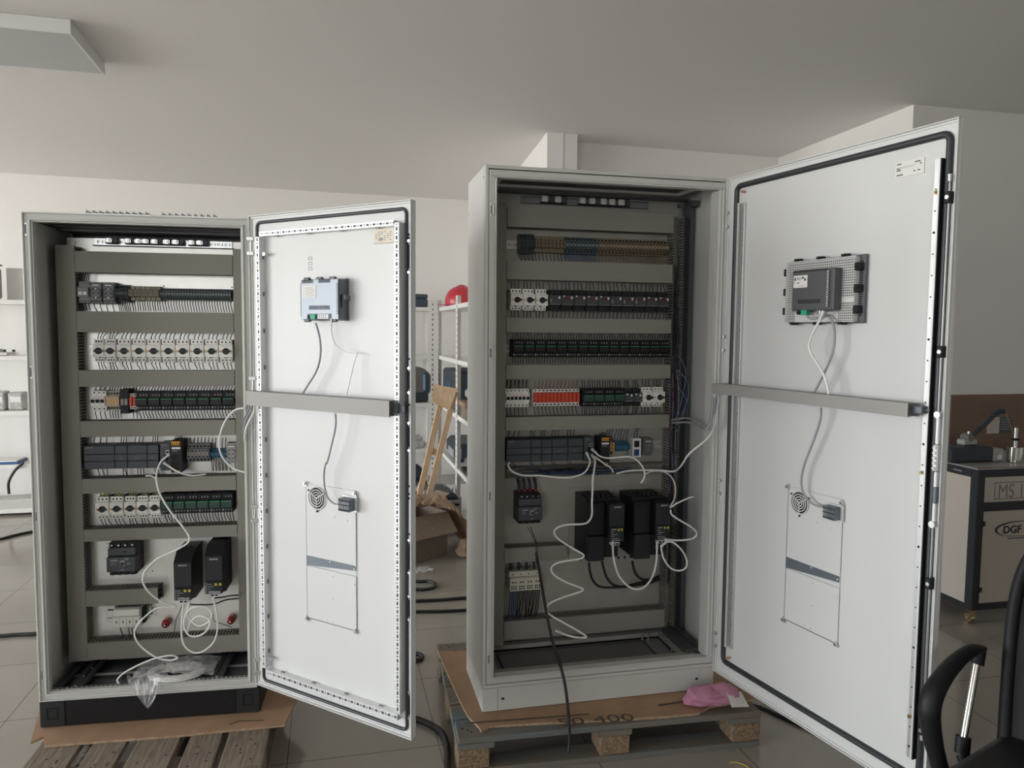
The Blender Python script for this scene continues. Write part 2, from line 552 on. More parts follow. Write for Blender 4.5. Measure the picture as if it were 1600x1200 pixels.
# roof vents
for u0, n in ((.20, 10), (.46, 9)):
    m = MB(); m.box(u0, u0 + n * .0225, .03, .16, LTOP, LTOP + .006, 'zinc_rail')
    for i in range(n):
        x = u0 + i * .0225
        m.prism([(x, LTOP + .006), (x + .020, LTOP + .006), (x + .003, LTOP + .017)], .032, .158, 'grey_plastic')
    m.build('roof_vent', cabL)
# mounting plate
m = MB()
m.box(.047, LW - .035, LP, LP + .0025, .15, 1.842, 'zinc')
for u in (.075, LW - .06):
    for v in (1.822, .168):
        m.cyl((u, LP - .006, v), (u, LP, v), .007, 'screw', 10)
for u, v in ((.40, 1.66), (.66, 1.66), (.655, 1.60), (.33, .50)): m.cyl((u, LP - .001, v), (u, LP, v), .003, 'hole', 8)
m.build('mounting_plate', cabL)
# scan code area and small print on the plate are left plain
# inside frame profiles and floor rails
m = MB()
m.perf(.034, LW - .034, 1.852, 1.878, .355, .002, 'dark_rail'); m.box(.034, LW - .034, .357, .38, 1.85, 1.88, 'dark_rail')
m.perf(.05, .38, 1.845, 1.872, .004, .002, 'dark_rail', 'z') if False else None
m.box(.036, .056, .04, .36, 1.868, 1.874, 'dark_rail')
for i in range(22): m.box(.040, .052, .05 + i * .0135, .057 + i * .0135, 1.866, 1.868, 'hole')
m.box(.036, LW - .036, .12, .16, 1.868, 1.876, 'dark_rail', .002); m.box(.036, LW - .036, .20, .235, 1.86, 1.876, 'dark_rail', .002)
m.build('top_frame', cabL)
m = MB()
def floor_strip(m, x0, x1, y0, y1, z, k, n, along='x'):
    m.box(x0, x1, y0, y1, z - .012, z, k)
    for i in range(n):
        if along == 'x':
            a = x0 + (x1 - x0) * (i + .25) / n; m.box(a, a + (x1 - x0) / n * .5, (y0 + y1) / 2 - .003, (y0 + y1) / 2 + .003, z, z + .0006, 'hole')
        else:
            a = y0 + (y1 - y0) * (i + .25) / n; m.box((x0 + x1) / 2 - .005, (x0 + x1) / 2 + .005, a, a + (y1 - y0) / n * .5, z, z + .0006, 'hole')
floor_strip(m, .036, LW - .036, .018, .036, .136, 'zinc_rail', 42)
floor_strip(m, .036, .060, .036, .36, .135, 'dark_rail', 18, 'y')
floor_strip(m, .086, .135, .036, .36, .132, 'dark_rail', 1, 'y')
floor_strip(m, .590, .640, .036, .36, .133, 'dark_rail', 20, 'y')
m.box(.036, LW - .036, .30, .306, .12, .132, 'zinc_rail'); m.box(.036, LW - .036, .17, .176, .112, .12, 'zinc_rail')
for u, w in ((.11, .04), (.11, .12), (.116, .19), (.085, .03), (.62, .04)): m.cyl((u, w, .135), (u, w, .139), .005, 'screw', 8)
m.build('floor_frame', cabL)
# ducts
for v0, v1 in ((1.705, 1.783), (1.476, 1.554), (1.264, 1.325), (1.067, 1.127), (.844, .900), (.653, .698)):
    duct(cabL, .1025, v0, .575, v1 - v0, LP)
duct(cabL, .1025, .391, .268, .060, LP)
duct(cabL, .1025, .173, .577, .067, LP)
duct(cabL, .036, .170, 1.635, .064, LP, along='z')
duct(cabL, .681, .175, 1.632, .056, LP, along='z')
for v in (1.628, 1.403, 1.205, .987, .785): din_rail(cabL, .115, .676, v, LP)
din_rail(cabL, .15, .345, .331, LP)

# ---- its door (sub-parts in the door's own axes)
def door_object(root, F, Fd, W, z0, z1, mats):
    m = MB()
    m.box(.002, W, .002, .018, z0, z1, mats, .003)
    m.ring(.002, W, z0, z1, .004, -.010, .002, mats, .001)
    m.ring(.006, W - .004, z0 + .004, z1 - .004, .007, -.002, .002, mats, .001)
    d = m.build('door', root)
    d.location = (F.m.inverted() @ Fd.o); d.rotation_euler = (0, 0, Fd.yaw - F.yaw)
    return d


def rounded_rect(x0, x1, z0, z1, r, y, n=5):
    out = []
    for cx, cz, a0 in ((x1 - r, z1 - r, 0), (x0 + r, z1 - r, 90), (x0 + r, z0 + r, 180), (x1 - r, z0 + r, 270)):
        for i in range(n + 1):
            a = math.radians(a0 + 90 * i / n); out.append((cx + r * math.cos(a), y, cz + r * math.sin(a)))
    return out


doorL = door_object(cabL, FL, DL, .7662, .1174, 1.911, 'door_paint')
MB().tube(rounded_rect(.040, .741, .142, 1.884, .018, .000), .0062, 'gasket', 8, True, 1).build('gasket', doorL)
def u_rail(parent, a0, a1, b0, b1, along, d=.026, k='perf_rail', lip=True, tabs=True):
    m = MB(); m.perf(a0, a1, b0, b1, -d, .0015, k, along)
    def bx(p0, p1, y0, y1, q0, q1, kk):
        if along == 'x': m.box(p0, p1, y0, y1, q0, q1, kk)
        else: m.box(q0, q1, y0, y1, p0, p1, kk)
    bx(a0, a1, -d + .0015, .0015, b0, b0 + .0012, k); bx(a0, a1, -d + .0015, .0015, b1 - .0012, b1, k)
    if tabs:
        n = max(3, int((a1 - a0) / .13))
        for i in range(n):
            p = a0 + (a1 - a0) * (i + .5) / n
            q0, q1 = (b1, b1 + .003) if tabs == 1 else (b0 - .003, b0)
            bx(p - .012, p + .004, -.012, -.006, q0, q1, 'blade_grey')
    m.build('perforated_rail', parent)
u_rail(doorL, .079, .710, 1.829, 1.846, 'x', tabs=2)
u_rail(doorL, .080, .720, .181, .203, 'x', tabs=1)
u_rail(doorL, .206, 1.828, .060, .079, 'z', tabs=1)
u_rail(doorL, .206, 1.838, .712, .731, 'z', tabs=2)
# lock rail details on the free edge
for v in (1.80, 1.79, 1.40, 1.25, .98, .955, .94, .82): MB().cyl((.7535, -.004, v), (.7535, -.002, v), .0035, 'hole', 8).build('rivet', doorL)
for v0, v1 in ((1.68, 1.78), (1.29, 1.37), (1.10, 1.19), (.69, .80), (.53, .61), (.19, .28)):
    m = MB(); m.box(.7505, .7565, -.0035, -.002, v0, v1, 'grey_plastic', .001); m.box(.7515, .7555, -.0045, -.0035, v0 + .012, v1 - .012, 'hole')
    m.cyl((.7535, -.006, v1), (.7535, -.002, v1), .005, 'screw', 10); m.cyl((.7535, -.006, v0), (.7535, -.002, v0), .005, 'screw', 10)
    m.build('lock_slide', doorL)
for v in (1.765, .245):
    m = MB(); m.cyl((.098, -.022, v), (.098, .002, v), .004, 'screw', 10); m.cyl((.098, -.022, v), (.098, -.017, v), .007, 'screw', 10)
    m.build('stop_pin', doorL)
# type label
m = MB(); m.box(.602, .688, .0005, .0018, 1.779, 1.825, 'cream_paper'); m.build('type_label', doorL)
m = MB()
for i in range(5):
    for j in range(6):
        if (i + j) % 4: m.box(.610 + j * .012, .618 + j * .012, 0, .0005, 1.814 - i * .0065, 1.817 - i * .0065, 'faint_ink')
m.box(.625, .641, 0, .0005, 1.787, 1.797, 'faint_ink'); m.box(.602, .688, 0, .0005, 1.778, 1.780, 'faint_ink')
m.build('label_print', doorL)
# faint print above the panel
m = MB()
for i in range(3):
    m.ring(.299, .317, 1.737 - i * .018, 1.749 - i * .018, .002, .0012, .0021, 'faint_ink')
m.build('faint_print', doorL)
# door duct
o = MB()
dm, dc = duct_mesh(.678, .050, .045, True, 'door_duct')
o = dm.build('wire_duct', doorL, (.046, -.022, 1.2145)); dc.build('duct_cover', o)
m = MB(); m.box(.715, .733, -.040, -.022, 1.222, 1.256, 'hmi_side', .002); m.box(.733, .755, -.030, -.024, 1.228, 1.250, 'hmi_side', .001)
m.build('duct_bracket', doorL)


def service_cover(door, s0, s1, v0, v1, sl, hole_k='hmi_side'):
    """back of the outlet plate: pale plate fixed in four corners, with an opening across it"""
    z = sl[0]
    m = MB(); y0, y1 = -.0026, -.001
    m.box(s0 + .004, s1, y0, y1, v0 + .004, sl[0], 'door_paint'); m.box(s0 + .004, s1, y0, y1, sl[1], v1, 'door_paint')
    m.box(s1 - .0012, s1, y0, y1, sl[0], sl[1], 'door_paint')
    m.box(s0, s0 + .0035, -.0014, .002, v0, v1, 'hmi_side'); m.box(s0 + .004, s1, -.0014, .002, v0, v0 + .003, 'blade_grey')
    cv = m.build('cover_plate', door)
    m = MB()   # recess: sloped floor of the outlet box
    m.prism([(s0 + .004, sl[0] + .001), (s1 - .002, sl[0] + .02), (s1 - .002, sl[1] - .001), (s0 + .004, sl[1] - .001)], -.0012, .0019, hole_k)
    m.build('outlet_recess', cv)
    for s, v in ((s0, v1), (s0, v0), (s1 - .004, v0 + .002), (s1 - .004, v1 - .008)):
        m = MB(); m.prism([(s - .007, v - .007), (s + .012, v - .009), (s + .001, v + .009)], -.009, -.0027, 'zinc_rail'); m.cyl((s + .001, -.013, v - .001), (s + .001, -.009, v - .001), .0045, 'screw', 8); m.build('corner_clip', cv)
    for s, v in ((s0 + .13, sl[0] - .02), (s0 + .13, sl[0] - .10), (s0 + .10, v0 + .012), (s0 + .13, v0 + .012), (s1 - .01, sl[0] - .03), (s0 + .14, sl[1] + .16), (s0 + .20, sl[1] + .155), ((s0 + s1) / 2, sl[1] - .005), (s1 - .008, sl[1] - .012)):
        MB().cyl((s, -.005, v), (s, -.0026, v), .0032, 'perf_rail', 8).build('rivet', cv)
    return cv


def fan_guard(door, s, v, r=.041):
    m = MB()
    m.cyl((s, -.0036, v), (s, -.0027, v), r * .92, 'hole', 28)
    for q in (.98, .74, .52, .30): m.tube([(s + r * q * math.cos(2 * PI * i / 24), -.0075, v + r * q * math.sin(2 * PI * i / 24)) for i in range(24)], .0022, 'lamp_white', 6, True, 1)
    for a in (90, 210, 330):
        a = math.radians(a + 180); m.tube([(s, -.0085, v), (s + r * 1.12 * math.cos(a), -.0085, v + r * 1.12 * math.sin(a))], .002, 'lamp_white', 6, False, 1)
        m.cyl((s + r * 1.16 * math.cos(a), -.008, v + r * 1.16 * math.sin(a)), (s + r * 1.16 * math.cos(a), -.0043, v + r * 1.16 * math.sin(a)), .004, 'hole', 8)
    m.cyl((s, -.0095, v), (s, -.006, v), .005, 'lamp_white', 10)
    m.build('fan_guard', door)


cvL = service_cover(doorL, .277, .518, .437, .937, (.634, .672)); fan_guard(doorL, .337, .890)


def terminal_strip(F, s, v, w, h, lab, y=-.005):
    t = thing('terminal_strip', lab, 'terminal block', F.P(s, y, v), F.yaw, 'terminal strips on the doors')
    m = MB(); m.box(-w / 2 - .008, w / 2 + .01, -.003, 0, -.006, h + .006, 'perf_rail', .001); m.build('base_plate', t)
    m = MB(); n = 6
    for i in range(n):
        a = -w / 2 + w * i / n; m.box(a, a + w / n - .0006, -.032, -.003, 0, h, 'hmi_side' if i > 1 else 'grey_plastic', .001)
    m.box(-w / 2, w / 2, -.0335, -.032, h * .48, h * .54, 'hole')
    for i in range(n):
        a = -w / 2 + w * (i + .5) / n
        for z in (.12, .85): m.box(a - .002, a + .002, -.0328, -.032, h * z - .003, h * z + .003, 'hole')
    m.build('terminals', t)
    return t


terminal_strip(DL, .494, .868, .050, .045, 'grey terminal strip beside the round fan guard on the narrower cabinet door')

# operator panels on the doors
def operator_panel_small():
    t = thing('operator_panel', 'silver grey operator panel back with paper label on the narrower cabinet door', 'operator panel', DL.P(.399, -.001, 1.527), DL.yaw, 'operator panels on the doors')
    W, H, D = .178, .137, .045
    m = MB()
    m.box(-W / 2, W / 2, -D, -.004, 0, H, 'hmi_side', .003); m.box(-W / 2 + .001, W / 2 - .001, -D - .0015, -D, .001, H - .001, 'hmi_silver', .001)
    m.box(-W / 2 - .004, W / 2 + .004, -.004, 0, -.003, H + .003, 'hmi_side', .001)
    for i in range(18): m.box(W / 2 - .008, W / 2 + .0004, -D - .0022, -D + .004, .02 + i * .0058, .0225 + i * .0058, 'hole')
    for i in range(20): m.box(-W / 2 - .0004, -W / 2 + .004, -D - .0022, -D + .004, .012 + i * .0058, .0145 + i * .0058, 'hole')
    for c in (-.055, .025):
        for i in range(11): m.box(c - .026 + i * .005, c - .0235 + i * .005, -D - .0022, -D + .004, H - .012, H + .0004, 'hole')
    for i in range(17): m.box(-.047 + i * .0058, -.0442 + i * .0058, -D - .0022, -D - .001, .034, .048, 'hole')
    m.box(W / 2, W / 2 + .0006, -.036, -.03, .04, .085, 'hole')
    m.build('housing', t)
    m = MB(); m.box(-.080, -.014, -D - .0026, -D - .0016, .075, .117, 'paper'); m.build('paper_label', t)
    m = MB()
    for i in range(6): m.box(-.074 + (i % 2) * .012, -.03 + (i % 3) * .006, -D - .0030, -D - .0026, .108 - i * .0055, .1095 - i * .0055, 'faint_ink')
    m.build('label_print', t)
    m = MB()
    m.box(-.056, .055, -D - .004, -D + .012, .001, .020, 'hmi_side', .001); m.box(-.036, -.012, -D - .010, -D, .0005, .018, 'connector_green', .001)
    m.box(-.052, -.038, -D - .006, -D, .002, .016, 'hole'); m.box(0, .048, -D - .007, -D, .003, .018, 'lamp_white')
    for i in range(4):
        for j in range(2): m.box(.005 + i * .009, .009 + i * .009, -D - .0074, -D - .007, .006 + j * .006, .009 + j * .006, 'hole')
    m.build('connector_row', t)
    for x, z, s in ((-.065, H, 1), (-.005, H, 1), (.055, H, 1), (-.065, 0, -1), (.06, 0, -1)):
        MB().cyl((x - .012, -D + .008, z + s * .002), (x + .012, -D + .008, z + s * .002), .007, 'hmi_side', 8).build('mounting_clamp', t)
    MB().cyl((W / 2 + .004, -.030, .075), (W / 2 + .004, -.012, .075), .012, 'hmi_side', 10).build('mounting_clamp', t)
    return t


operator_panel_small()

# ================================================================== CABINET ON PALE PLINTH
cabR = shell(FR, RW, RB, RTOP, .385, .05, 'control_cabinet',
             'taller pale grey control cabinet on a pale plinth, door wide open, over flattened cardboard', 'cabinet')
m = MB(); z0, z1 = RB, RTOP
m.ring(0, RW, z0, z1, .013, -.002, .02, 'paint', .0015)
m.ring(.013, RW - .013, z0 + .013, z1 - .015, .002, .006, .02, 'hole')
m.ring(.015, RW - .013, z0 + .016, z1 - .017, .022, -.003, .02, 'paint', .002)
m.ring(.037, RW - .015, z0 + .037, z1 - .039, .007, -.006, .035, 'paint', .0025)
m.build('front_frame', cabR)
# inner flange at the hinge side is broad
m = MB(); m.box(.944, .969, .004, .006, .145, 2.06, 'paint'); m.box(.942, .945, .004, .05, .145, 2.06, 'paint'); m.build('hinge_flange', cabR)
for v in (1.945, 1.41, .86, .215): keeper(cabR, .026, -.003, v)
for v in (1.945, 1.45, .86, .215): hinge(cabR, RW + .004, -.006, v)
m = MB()
m.box(0, RW, .004, .38, 0, RB - .001, 'plinth_paint', .002)
m.box(.001, .062, .001, .004, .001, RB - .002, 'plinth_paint', .0015); m.box(RW - .062, RW - .001, .001, .004, .001, RB - .002, 'plinth_paint', .0015)
m.box(.064, RW - .064, .002, .004, .001, RB - .003, 'plinth_paint', .0015)
for u in (.083, RW - .078): m.box(u - .006, u + .006, .0012, .002, .043, .052, 'hole', .0003)
m.build('plinth', cabR)
m = MB()
for v in (2.07, .24, 1.16): 
    m.cyl((-.002, .035, v), (.001, .035, v), .004, 'screw', 8)
m.cyl((-.002, .36, 1.98), (.001, .36, 1.98), .004, 'screw', 8); m.cyl((-.002, .36, .2), (.001, .36, .2), .004, 'screw', 8)
m.build('side_screw', cabR)
m = MB()
m.box(.045, .955, RP, RP + .0025, .134, 2.085, 'zinc_shaded')
for v in (2.052, .150): m.cyl((.938, RP - .008, v), (.938, RP, v), .0085, 'hole', 12); m.cyl((.938, RP - .010, v), (.938, RP - .006, v), .006, 'screw', 10)
m.build('mounting_plate', cabR)
# corner frame profiles with slots
m = MB()
m.perf(.15, 2.06, .958, .972, .26, .002, 'dark_rail', 'z', .006, .006, .007, .5); m.box(.958, .978, .262, .33, .15, 2.06, 'dark_rail')
m.perf(.15, 2.06, .945, .957, .305, .002, 'dark_rail', 'z', .005, .005, .012, .4)
m.box(.955, .975, .16, .26, .985, 1.0, 'dark_rail') if False else None
m.box(.95, .978, .22, .262, 2.035, 2.06, 'dark_rail'); 
m.build('corner_profile', cabR)
m = MB()
# roof inside: gland frame
m.box(.045, .945, .05, .33, 2.099, 2.104, 'paint'); m.ring(.0, .0, 0, 0, 0, 0, 0, 'paint') if False else None
for x0, x1, y0, y1 in ((.07, .93, .075, .095), (.07, .93, .285, .305), (.07, .09, .095, .285), (.91, .93, .095, .285)): m.box(x0, x1, y0, y1, 2.088, 2.099, 'paint', .002)
m.box(.11, .89, .115, .265, 2.095, 2.0985, 'dark_rail')
m.box(.05, .97, .31, .33, 2.068, 2.078, 'dark_rail', .002)
m.build('roof_frame', cabR)
m = MB()
m.box(.05, .93, .045, .075, .118, .135, 'zinc_shaded', .002); m.box(.05, .93, .285, .32, .118, .137, 'zinc_shaded', .002)
m.box(.05, .075, .075, .285, .118, .135, 'zinc_shaded', .002); m.box(.862, .885, .075, .285, .118, .135, 'zinc_shaded', .002)
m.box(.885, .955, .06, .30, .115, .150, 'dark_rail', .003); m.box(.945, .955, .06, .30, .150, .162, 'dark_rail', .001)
m.box(.075, .862, .075, .285, .1085, .1105, 'grey_plastic')
for u, w in ((.80, .25), (.78, .27), (.845, .10)): m.cyl((u, w, .1105), (u, w, .150), .005, 'screw', 8)
m.build('floor_frame', cabR)
m = MB(); m.box(.115, .775, .09, .255, .1105, .1135, 'blade_grey')
for x0, x1, y0, y1 in ((.105, .785, .08, .09), (.105, .785, .255, .265), (.105, .115, .09, .255), (.775, .785, .09, .255)): m.box(x0, x1, y0, y1, .1105, .1155, 'gasket', .001)
m.build('gland_plate', cabR)
for v0, v1 in ((1.923, 2.002), (1.708, 1.784), (1.489, 1.547), (1.293, 1.350), (1.076, 1.131)):
    duct(cabR, .1415, v0, .738, v1 - v0, RP)
dop = duct(cabR, .1415, .872, .738, .040, RP, cover=False, fill=False)
duct(cabR, .1415, .510, .272, .060, RP)
duct(cabR, .1415, .175, .740, .076, RP)
duct(cabR, .068, .150, 1.87, .070, RP, along='z')
dv = duct(cabR, .884, .160, 1.845, .046, RP, cover=False, along='z', fill=False)
for v in (1.857, 1.625, 1.418, 1.212, .990): din_rail(cabR, .150, .875, v, RP)
din_rail(cabR, .150, .325, .425, RP)
# loose wires lying in the open ducts
m = MB()
rr = random.Random(3)
for i in range(26):
    x = .889 + rr.random() * .036; y = RP - .07 + rr.random() * .06
    top = 1.80 - rr.random() * .25 if i > 8 else 1.98 - rr.random() * .2; bot = 1.0 + rr.random() * .25 if i > 6 else .35
    m.tube([(x + rr.uniform(-.006, .006), y + rr.uniform(-.008, .008), top + (bot - top) * j / 6) for j in range(7)], .0016, 'wire_black', 5, False, 3)
o = m.build('wire_bundle', cabR); o['kind'] = 'stuff'
m = MB()
for i in range(16):
    x = .889 + rr.random() * .036; y = RP - .07 + rr.random() * .05
    top = 1.40 - rr.random() * .18; bot = .60 + rr.random() * .25
    m.tube([(x + rr.uniform(-.01, .008), y + rr.uniform(-.02, .008), top + (bot - top) * j / 5) for j in range(6)], .0014, ('wire_blue', 'wire_blue', 'cable_grey', 'wire_red')[i % 4], 5, False, 3)
o = m.build('wire_bundle', cabR); o['kind'] = 'stuff'; o['label'] = 'blue and red loose wires'
m = MB()
for i in range(14):
    y = RP - .068 + rr.random() * .05; z = .876 + rr.random() * .028; a = .15 + rr.random() * .2; b = .5 + rr.random() * .3
    m.tube([(a + (b - a) * j / 6, y + rr.uniform(-.005, .005), min(.908, max(.876, z + rr.uniform(-.008, .008)))) for j in range(7)], .0015, ('wire_blue', 'wire_black')[i % 2], 5, False, 3)
o = m.build('wire_bundle', cabR); o['kind'] = 'stuff'; o['label'] = 'blue wires in the uncovered duct'
# arching blue wires beside the duct
m = MB()
for i in range(9):
    zt = 1.40 - i * .022; zb = 1.13 - .02 * (i % 4); q = .03 + .005 * (i % 5)
    m.tube([(.915, RP - .06, zt), (.915 + q, RP - .085, zt - .06), (.917 + q * 1.05, RP - .08, (zt + zb) / 2), (.908 + q * .5, RP - .07, zb), (.900, RP - .06, zb - .02)], .0013, ('cable_grey', 'wire_blue', 'wire_blue')[i % 3], 5, False, 6)
o = m.build('wire_bundle', cabR); o['kind'] = 'stuff'; o['label'] = 'blue wires arching out of the duct'

doorR = door_object(cabR, FR, DR, .9774, .0794, 2.1087, 'door_paint')
MB().tube(rounded_rect(.056, .949, .142, 2.070, .022, -.001), .011, 'gasket', 10, True, 1).build('gasket', doorR)
m = MB()
m.box(.076, .081, -.016, .0018, .215, 2.0, 'zinc_rail'); m.box(.081, .090, -.018, -.016, .215, 2.0, 'perf_rail'); m.box(.100, .110, -.010, .0018, .215, 2.0, 'zinc_rail', .001)
for i in range(26): m.cyl((.105, -.0106, .25 + i * .066), (.105, -.010, .25 + i * .066), .0022, 'hole', 6)
m.build('stiffening_rail', doorR)
m = MB()
m.box(.918, .932, -.020, -.018, .205, 2.0, 'zinc_rail'); m.box(.932, .938, -.024, .0018, .205, 2.0, 'perf_rail', .001); m.box(.938, .9405, -.022, .0018, .205, 2.0, 'black')
for i in range(28): m.cyl((.925, -.0206, .24 + i * .062), (.925, -.020, .24 + i * .062), .004 if i % 5 == 0 else .0025, 'hole', 8)
m.build('stiffening_rail', doorR)
for v in (1.905, 1.085, .335): MB().cyl((.925, -.026, v), (.925, -.020, v), .006, 'brass', 10).cyl((.925, -.030, v), (.925, -.026, v), .003, 'brass', 8).build('earth_stud', doorR)['label'] = 'brass stud on the stiffening rail'
for x, v in ((.100, 2.042), (.095, .172)): MB().cyl((x, -.020, v), (x, .002, v), .005, 'rose', 10).build('earth_stud', doorR)['label'] = 'copper-coloured stud'
# locking rod, guides and latch mechanism
m = MB(); m.box(.9635, .9665, -.020, -.012, 1.27, 1.93, 'teal' if False else 'zinc_rail', .001); m.box(.9635, .9665, -.020, -.012, .30, .94, 'zinc_rail', .001)
m.cyl((.965, -.018, 1.93), (.965, -.018, 1.95), .006, 'zinc_rail', 8); m.cyl((.965, -.018, .28), (.965, -.018, .30), .006, 'zinc_rail', 8)
m.build('locking_rod', doorR)
for v in (1.885, 1.445, .760, .312):
    m = MB(); m.box(.955, .9735, -.026, .0, v - .017, v + .017, 'black', .003); m.cyl((.966, -.030, v), (.966, -.026, v), .006, 'screw', 10)
    m.build('rod_guide', doorR)
m = MB()
m.box(.957, .9735, -.024, -.004, 1.095, 1.175, 'zinc_rail', .003)
for i in range(5): m.cyl((.965, -.028, 1.105 + i * .015), (.965, -.024, 1.105 + i * .015), .0055, 'chrome', 8)
m.box(.960, .970, -.020, -.006, 1.175, 1.265, 'perf_rail', .002); m.cyl((.965, -.024, 1.262), (.965, -.008, 1.262), .010, 'zinc_rail', 12)
m.box(.960, .970, -.018, -.006, .94, 1.095, 'perf_rail', .002); m.box(.962, .972, -.02, -.004, 1.0, 1.05, 'hmi_side', .002); m.cyl((.965, -.024, .938), (.965, -.008, .938), .010, 'zinc_rail', 12)
m.build('latch_mechanism', doorR)
m = MB(); m.box(.771, .869, -.0006, .0018, 1.974, 2.020, 'paper'); m.build('type_label', doorR)
m = MB()
for x0, x1, z in ((.776, .792, 2.012), (.838, .856, 2.010), (.776, .786, 1.998), (.776, .790, 1.993), (.776, .798, 1.979), (.834, .840, 1.984), (.848, .856, 1.984), (.854, .860, 2.003)):
    m.box(x0, x1, -.0010, -.0006, z, z + .0032, 'ink')
for x0, x1, z in ((.776, .842, 2.003), (.776, .83, 2.0)): m.box(x0, x1, -.0009, -.0006, z, z + .0012, 'faint_ink')
m.build('label_print', doorR)
dm, dc = duct_mesh(.880, .039, .050, True, 'door_duct')
o = dm.build('wire_duct', doorR, (.027, -.020, 1.2515)); dc.build('duct_cover', o)
m = MB(); m.box(.900, .936, -.050, -.022, 1.262, 1.284, 'hmi_side', .002); m.cyl((.93, -.03, 1.273), (.945, -.03, 1.273), .004, 'screw', 8); m.build('duct_bracket', doorR)
cvR = service_cover(doorR, .380, .627, .437, .937, (.632, .674)); fan_guard(doorR, .441, .888)
terminal_strip(DR, .600, .868, .050, .044, 'grey terminal strip beside the round fan guard on the widest open door')


def operator_panel_large():
    t = thing('operator_panel', 'dark grey operator panel back on a perforated silver frame, wider cabinet door', 'operator panel', DR.P(.515, -.001, 1.533), DR.yaw, 'operator panels on the doors')
    m = MB(); W, H = .300, .214
    x0, x1 = -.150, .150
    m.box(x0 - .004, x1 + .022, -.012, 0, -.004, H + .004, 'hmi_dark', .002)
    m.build('bezel', t)
    m = MB()
    # perforated sheet: strips with true holes
    m.box(x0, x1, -.030, -.012, 0, .004, 'grid_silver'); m.box(x0, x1, -.030, -.012, H - .004, H, 'grid_silver'); m.box(x0, x0 + .003, -.030, -.012, 0, H, 'grid_silver'); m.box(x1 - .003, x1, -.030, -.012, 0, H, 'grid_silver')
    nx, nz = 38, 26; px, pz = W / nx, H / nz
    for j in range(nz + 1): m.box(x0, x1, -.0315, -.030, max(0, j * pz - pz * .20), min(H, j * pz + pz * .20), 'grid_silver')
    for i in range(nx + 1): m.box(max(x0, x0 + i * px - px * .20), min(x1, x0 + i * px + px * .20), -.0315, -.030, 0, H, 'grid_silver')
    m.box(-.10, .085, -.0318, -.0312, .002, .034, 'grid_silver'); m.box(.10, .148, -.0318, -.0312, .064, .08, 'grid_silver')
    m.box(x0 + .002, x1 - .002, -.020, -.013, .003, H - .003, 'black')
    for i in range(24): m.box(x1 + .004, x1 + .014, -.0125, -.012, .02 + i * .0075, .024 + i * .0075, 'hole')
    m.build('perforated_frame', t)
    m = MB()
    a0, a1, b0, b1 = -.083, .100, .039, .178
    m.box(a0, a1, -.070, -.032, b0, b1, 'hmi_dark', .004)
    for i in range(16): m.box(.072, .078, -.0706, -.0695, .052 + i * .0075, .056 + i * .0075, 'perf_rail'); m.box(.080, .088, -.0706, -.0695, .052 + i * .0075, .0555 + i * .0075, 'hole')
    for i in range(17): m.box(-.050 + i * .0058, -.0472 + i * .0058, -.0706, -.0695, .063, .077, 'hole')
    for i in range(26): m.box(-.075 + i * .0058, -.0722 + i * .0058, -.0706, -.0695, b1 - .008, b1 - .002, 'hole')
    m.build('housing', t)
    m = MB(); m.box(-.074, -.012, -.0710, -.0702, .118, .160, 'paper'); m.build('paper_label', t)
    m = MB()
    for q in ((-.070, -.064, .142, .154), (-.036, -.028, .148, .155), (-.026, -.018, .141, .149), (-.060, -.038, .15, .152), (-.06, -.042, .145, .147), (-.058, -.046, .133, .136), (-.07, -.066, .133, .136), (-.05, -.02, .123, .124)): m.box(q[0], q[1], -.0714, -.0710, q[2], q[3], 'ink')
    m.build('label_print', t)
    m = MB()
    MB().box(-.060, -.042, -.066, -.05, .026, .042, 'hole').build('connector', t); MB().box(-.040, -.014, -.068, -.05, .024, .044, 'connector_green', .001).build('connector', t)['label'] = 'green connector'; MB().box(.025, .040, -.064, -.05, .026, .042, 'screw', .001).build('connector', t)
    for x, z, s in ((-.10, H, 1), (0, H, 1), (.105, H, 1), (-.11, 0, -1), (-.005, 0, -1), (.10, 0, -1)):
        m = MB(); m.box(x - .016, x + .016, -.034, -.016, z + s * .001, z + s * .009, 'black', .003); m.cyl((x - .006, -.036, z + s * .004), (x + .006, -.036, z + s * .004), .005, 'charcoal', 8); m.build('mounting_clamp', t)
    for z in (.040, .108, .178):
        MB().box(x0 - .012, x0 - .001, -.034, -.016, z - .013, z + .013, 'black', .003).build('mounting_clamp', t); m = MB(); m.box(x1 + .001, x1 + .016, -.040, -.014, z - .013, z + .013, 'teal' if False else 'black', .003)
        m.cyl((x1 + .008, -.043, z), (x1 + .008, -.040, z), .004, 'charcoal', 8)
        m.build('mounting_clamp', t)
    return t


operator_panel_large()

# ================================================================== DEVICES ON THE RAILS
WIRE = {}


def wire_mesh(gap, up, variant, ys, k, r=.0017):
    key = (round(gap, 3), up, variant, round(ys, 3), k, r)
    if key not in WIRE:
        q = random.Random(hash((variant, up, round(gap * 1000))) & 255)
        s = 1 if up else -1; a = (.0035 if up else .0045) + q.uniform(-.0025, .0025); ye = q.uniform(-.045, -.02) - ys
        g = gap
        pts = [(0, 0, 0), (-a * .25, -.002, s * g * .28), (a * .35, ye * .45, s * g * .66), (a, ye, s * g)]
        WIRE[key] = MB().tube(pts, r, k, 5, False, 3)
        w = WIRE[key]; me = bpy.data.meshes.new('wire'); me.from_pydata(w.v, [], w.f); me.materials.append(MAT[k])
        me.polygons.foreach_set('use_smooth', w.sm); WIRE[key] = me
    return WIRE[key]


def wires(t, xs, y, z, gap, up, k='wire_black', r=.0017):
    for i, x in enumerate(xs):
        if gap > .006:
            link('wire', wire_mesh(gap - .003, up, random.randrange(5), y, k, r), t, (x, y, z))


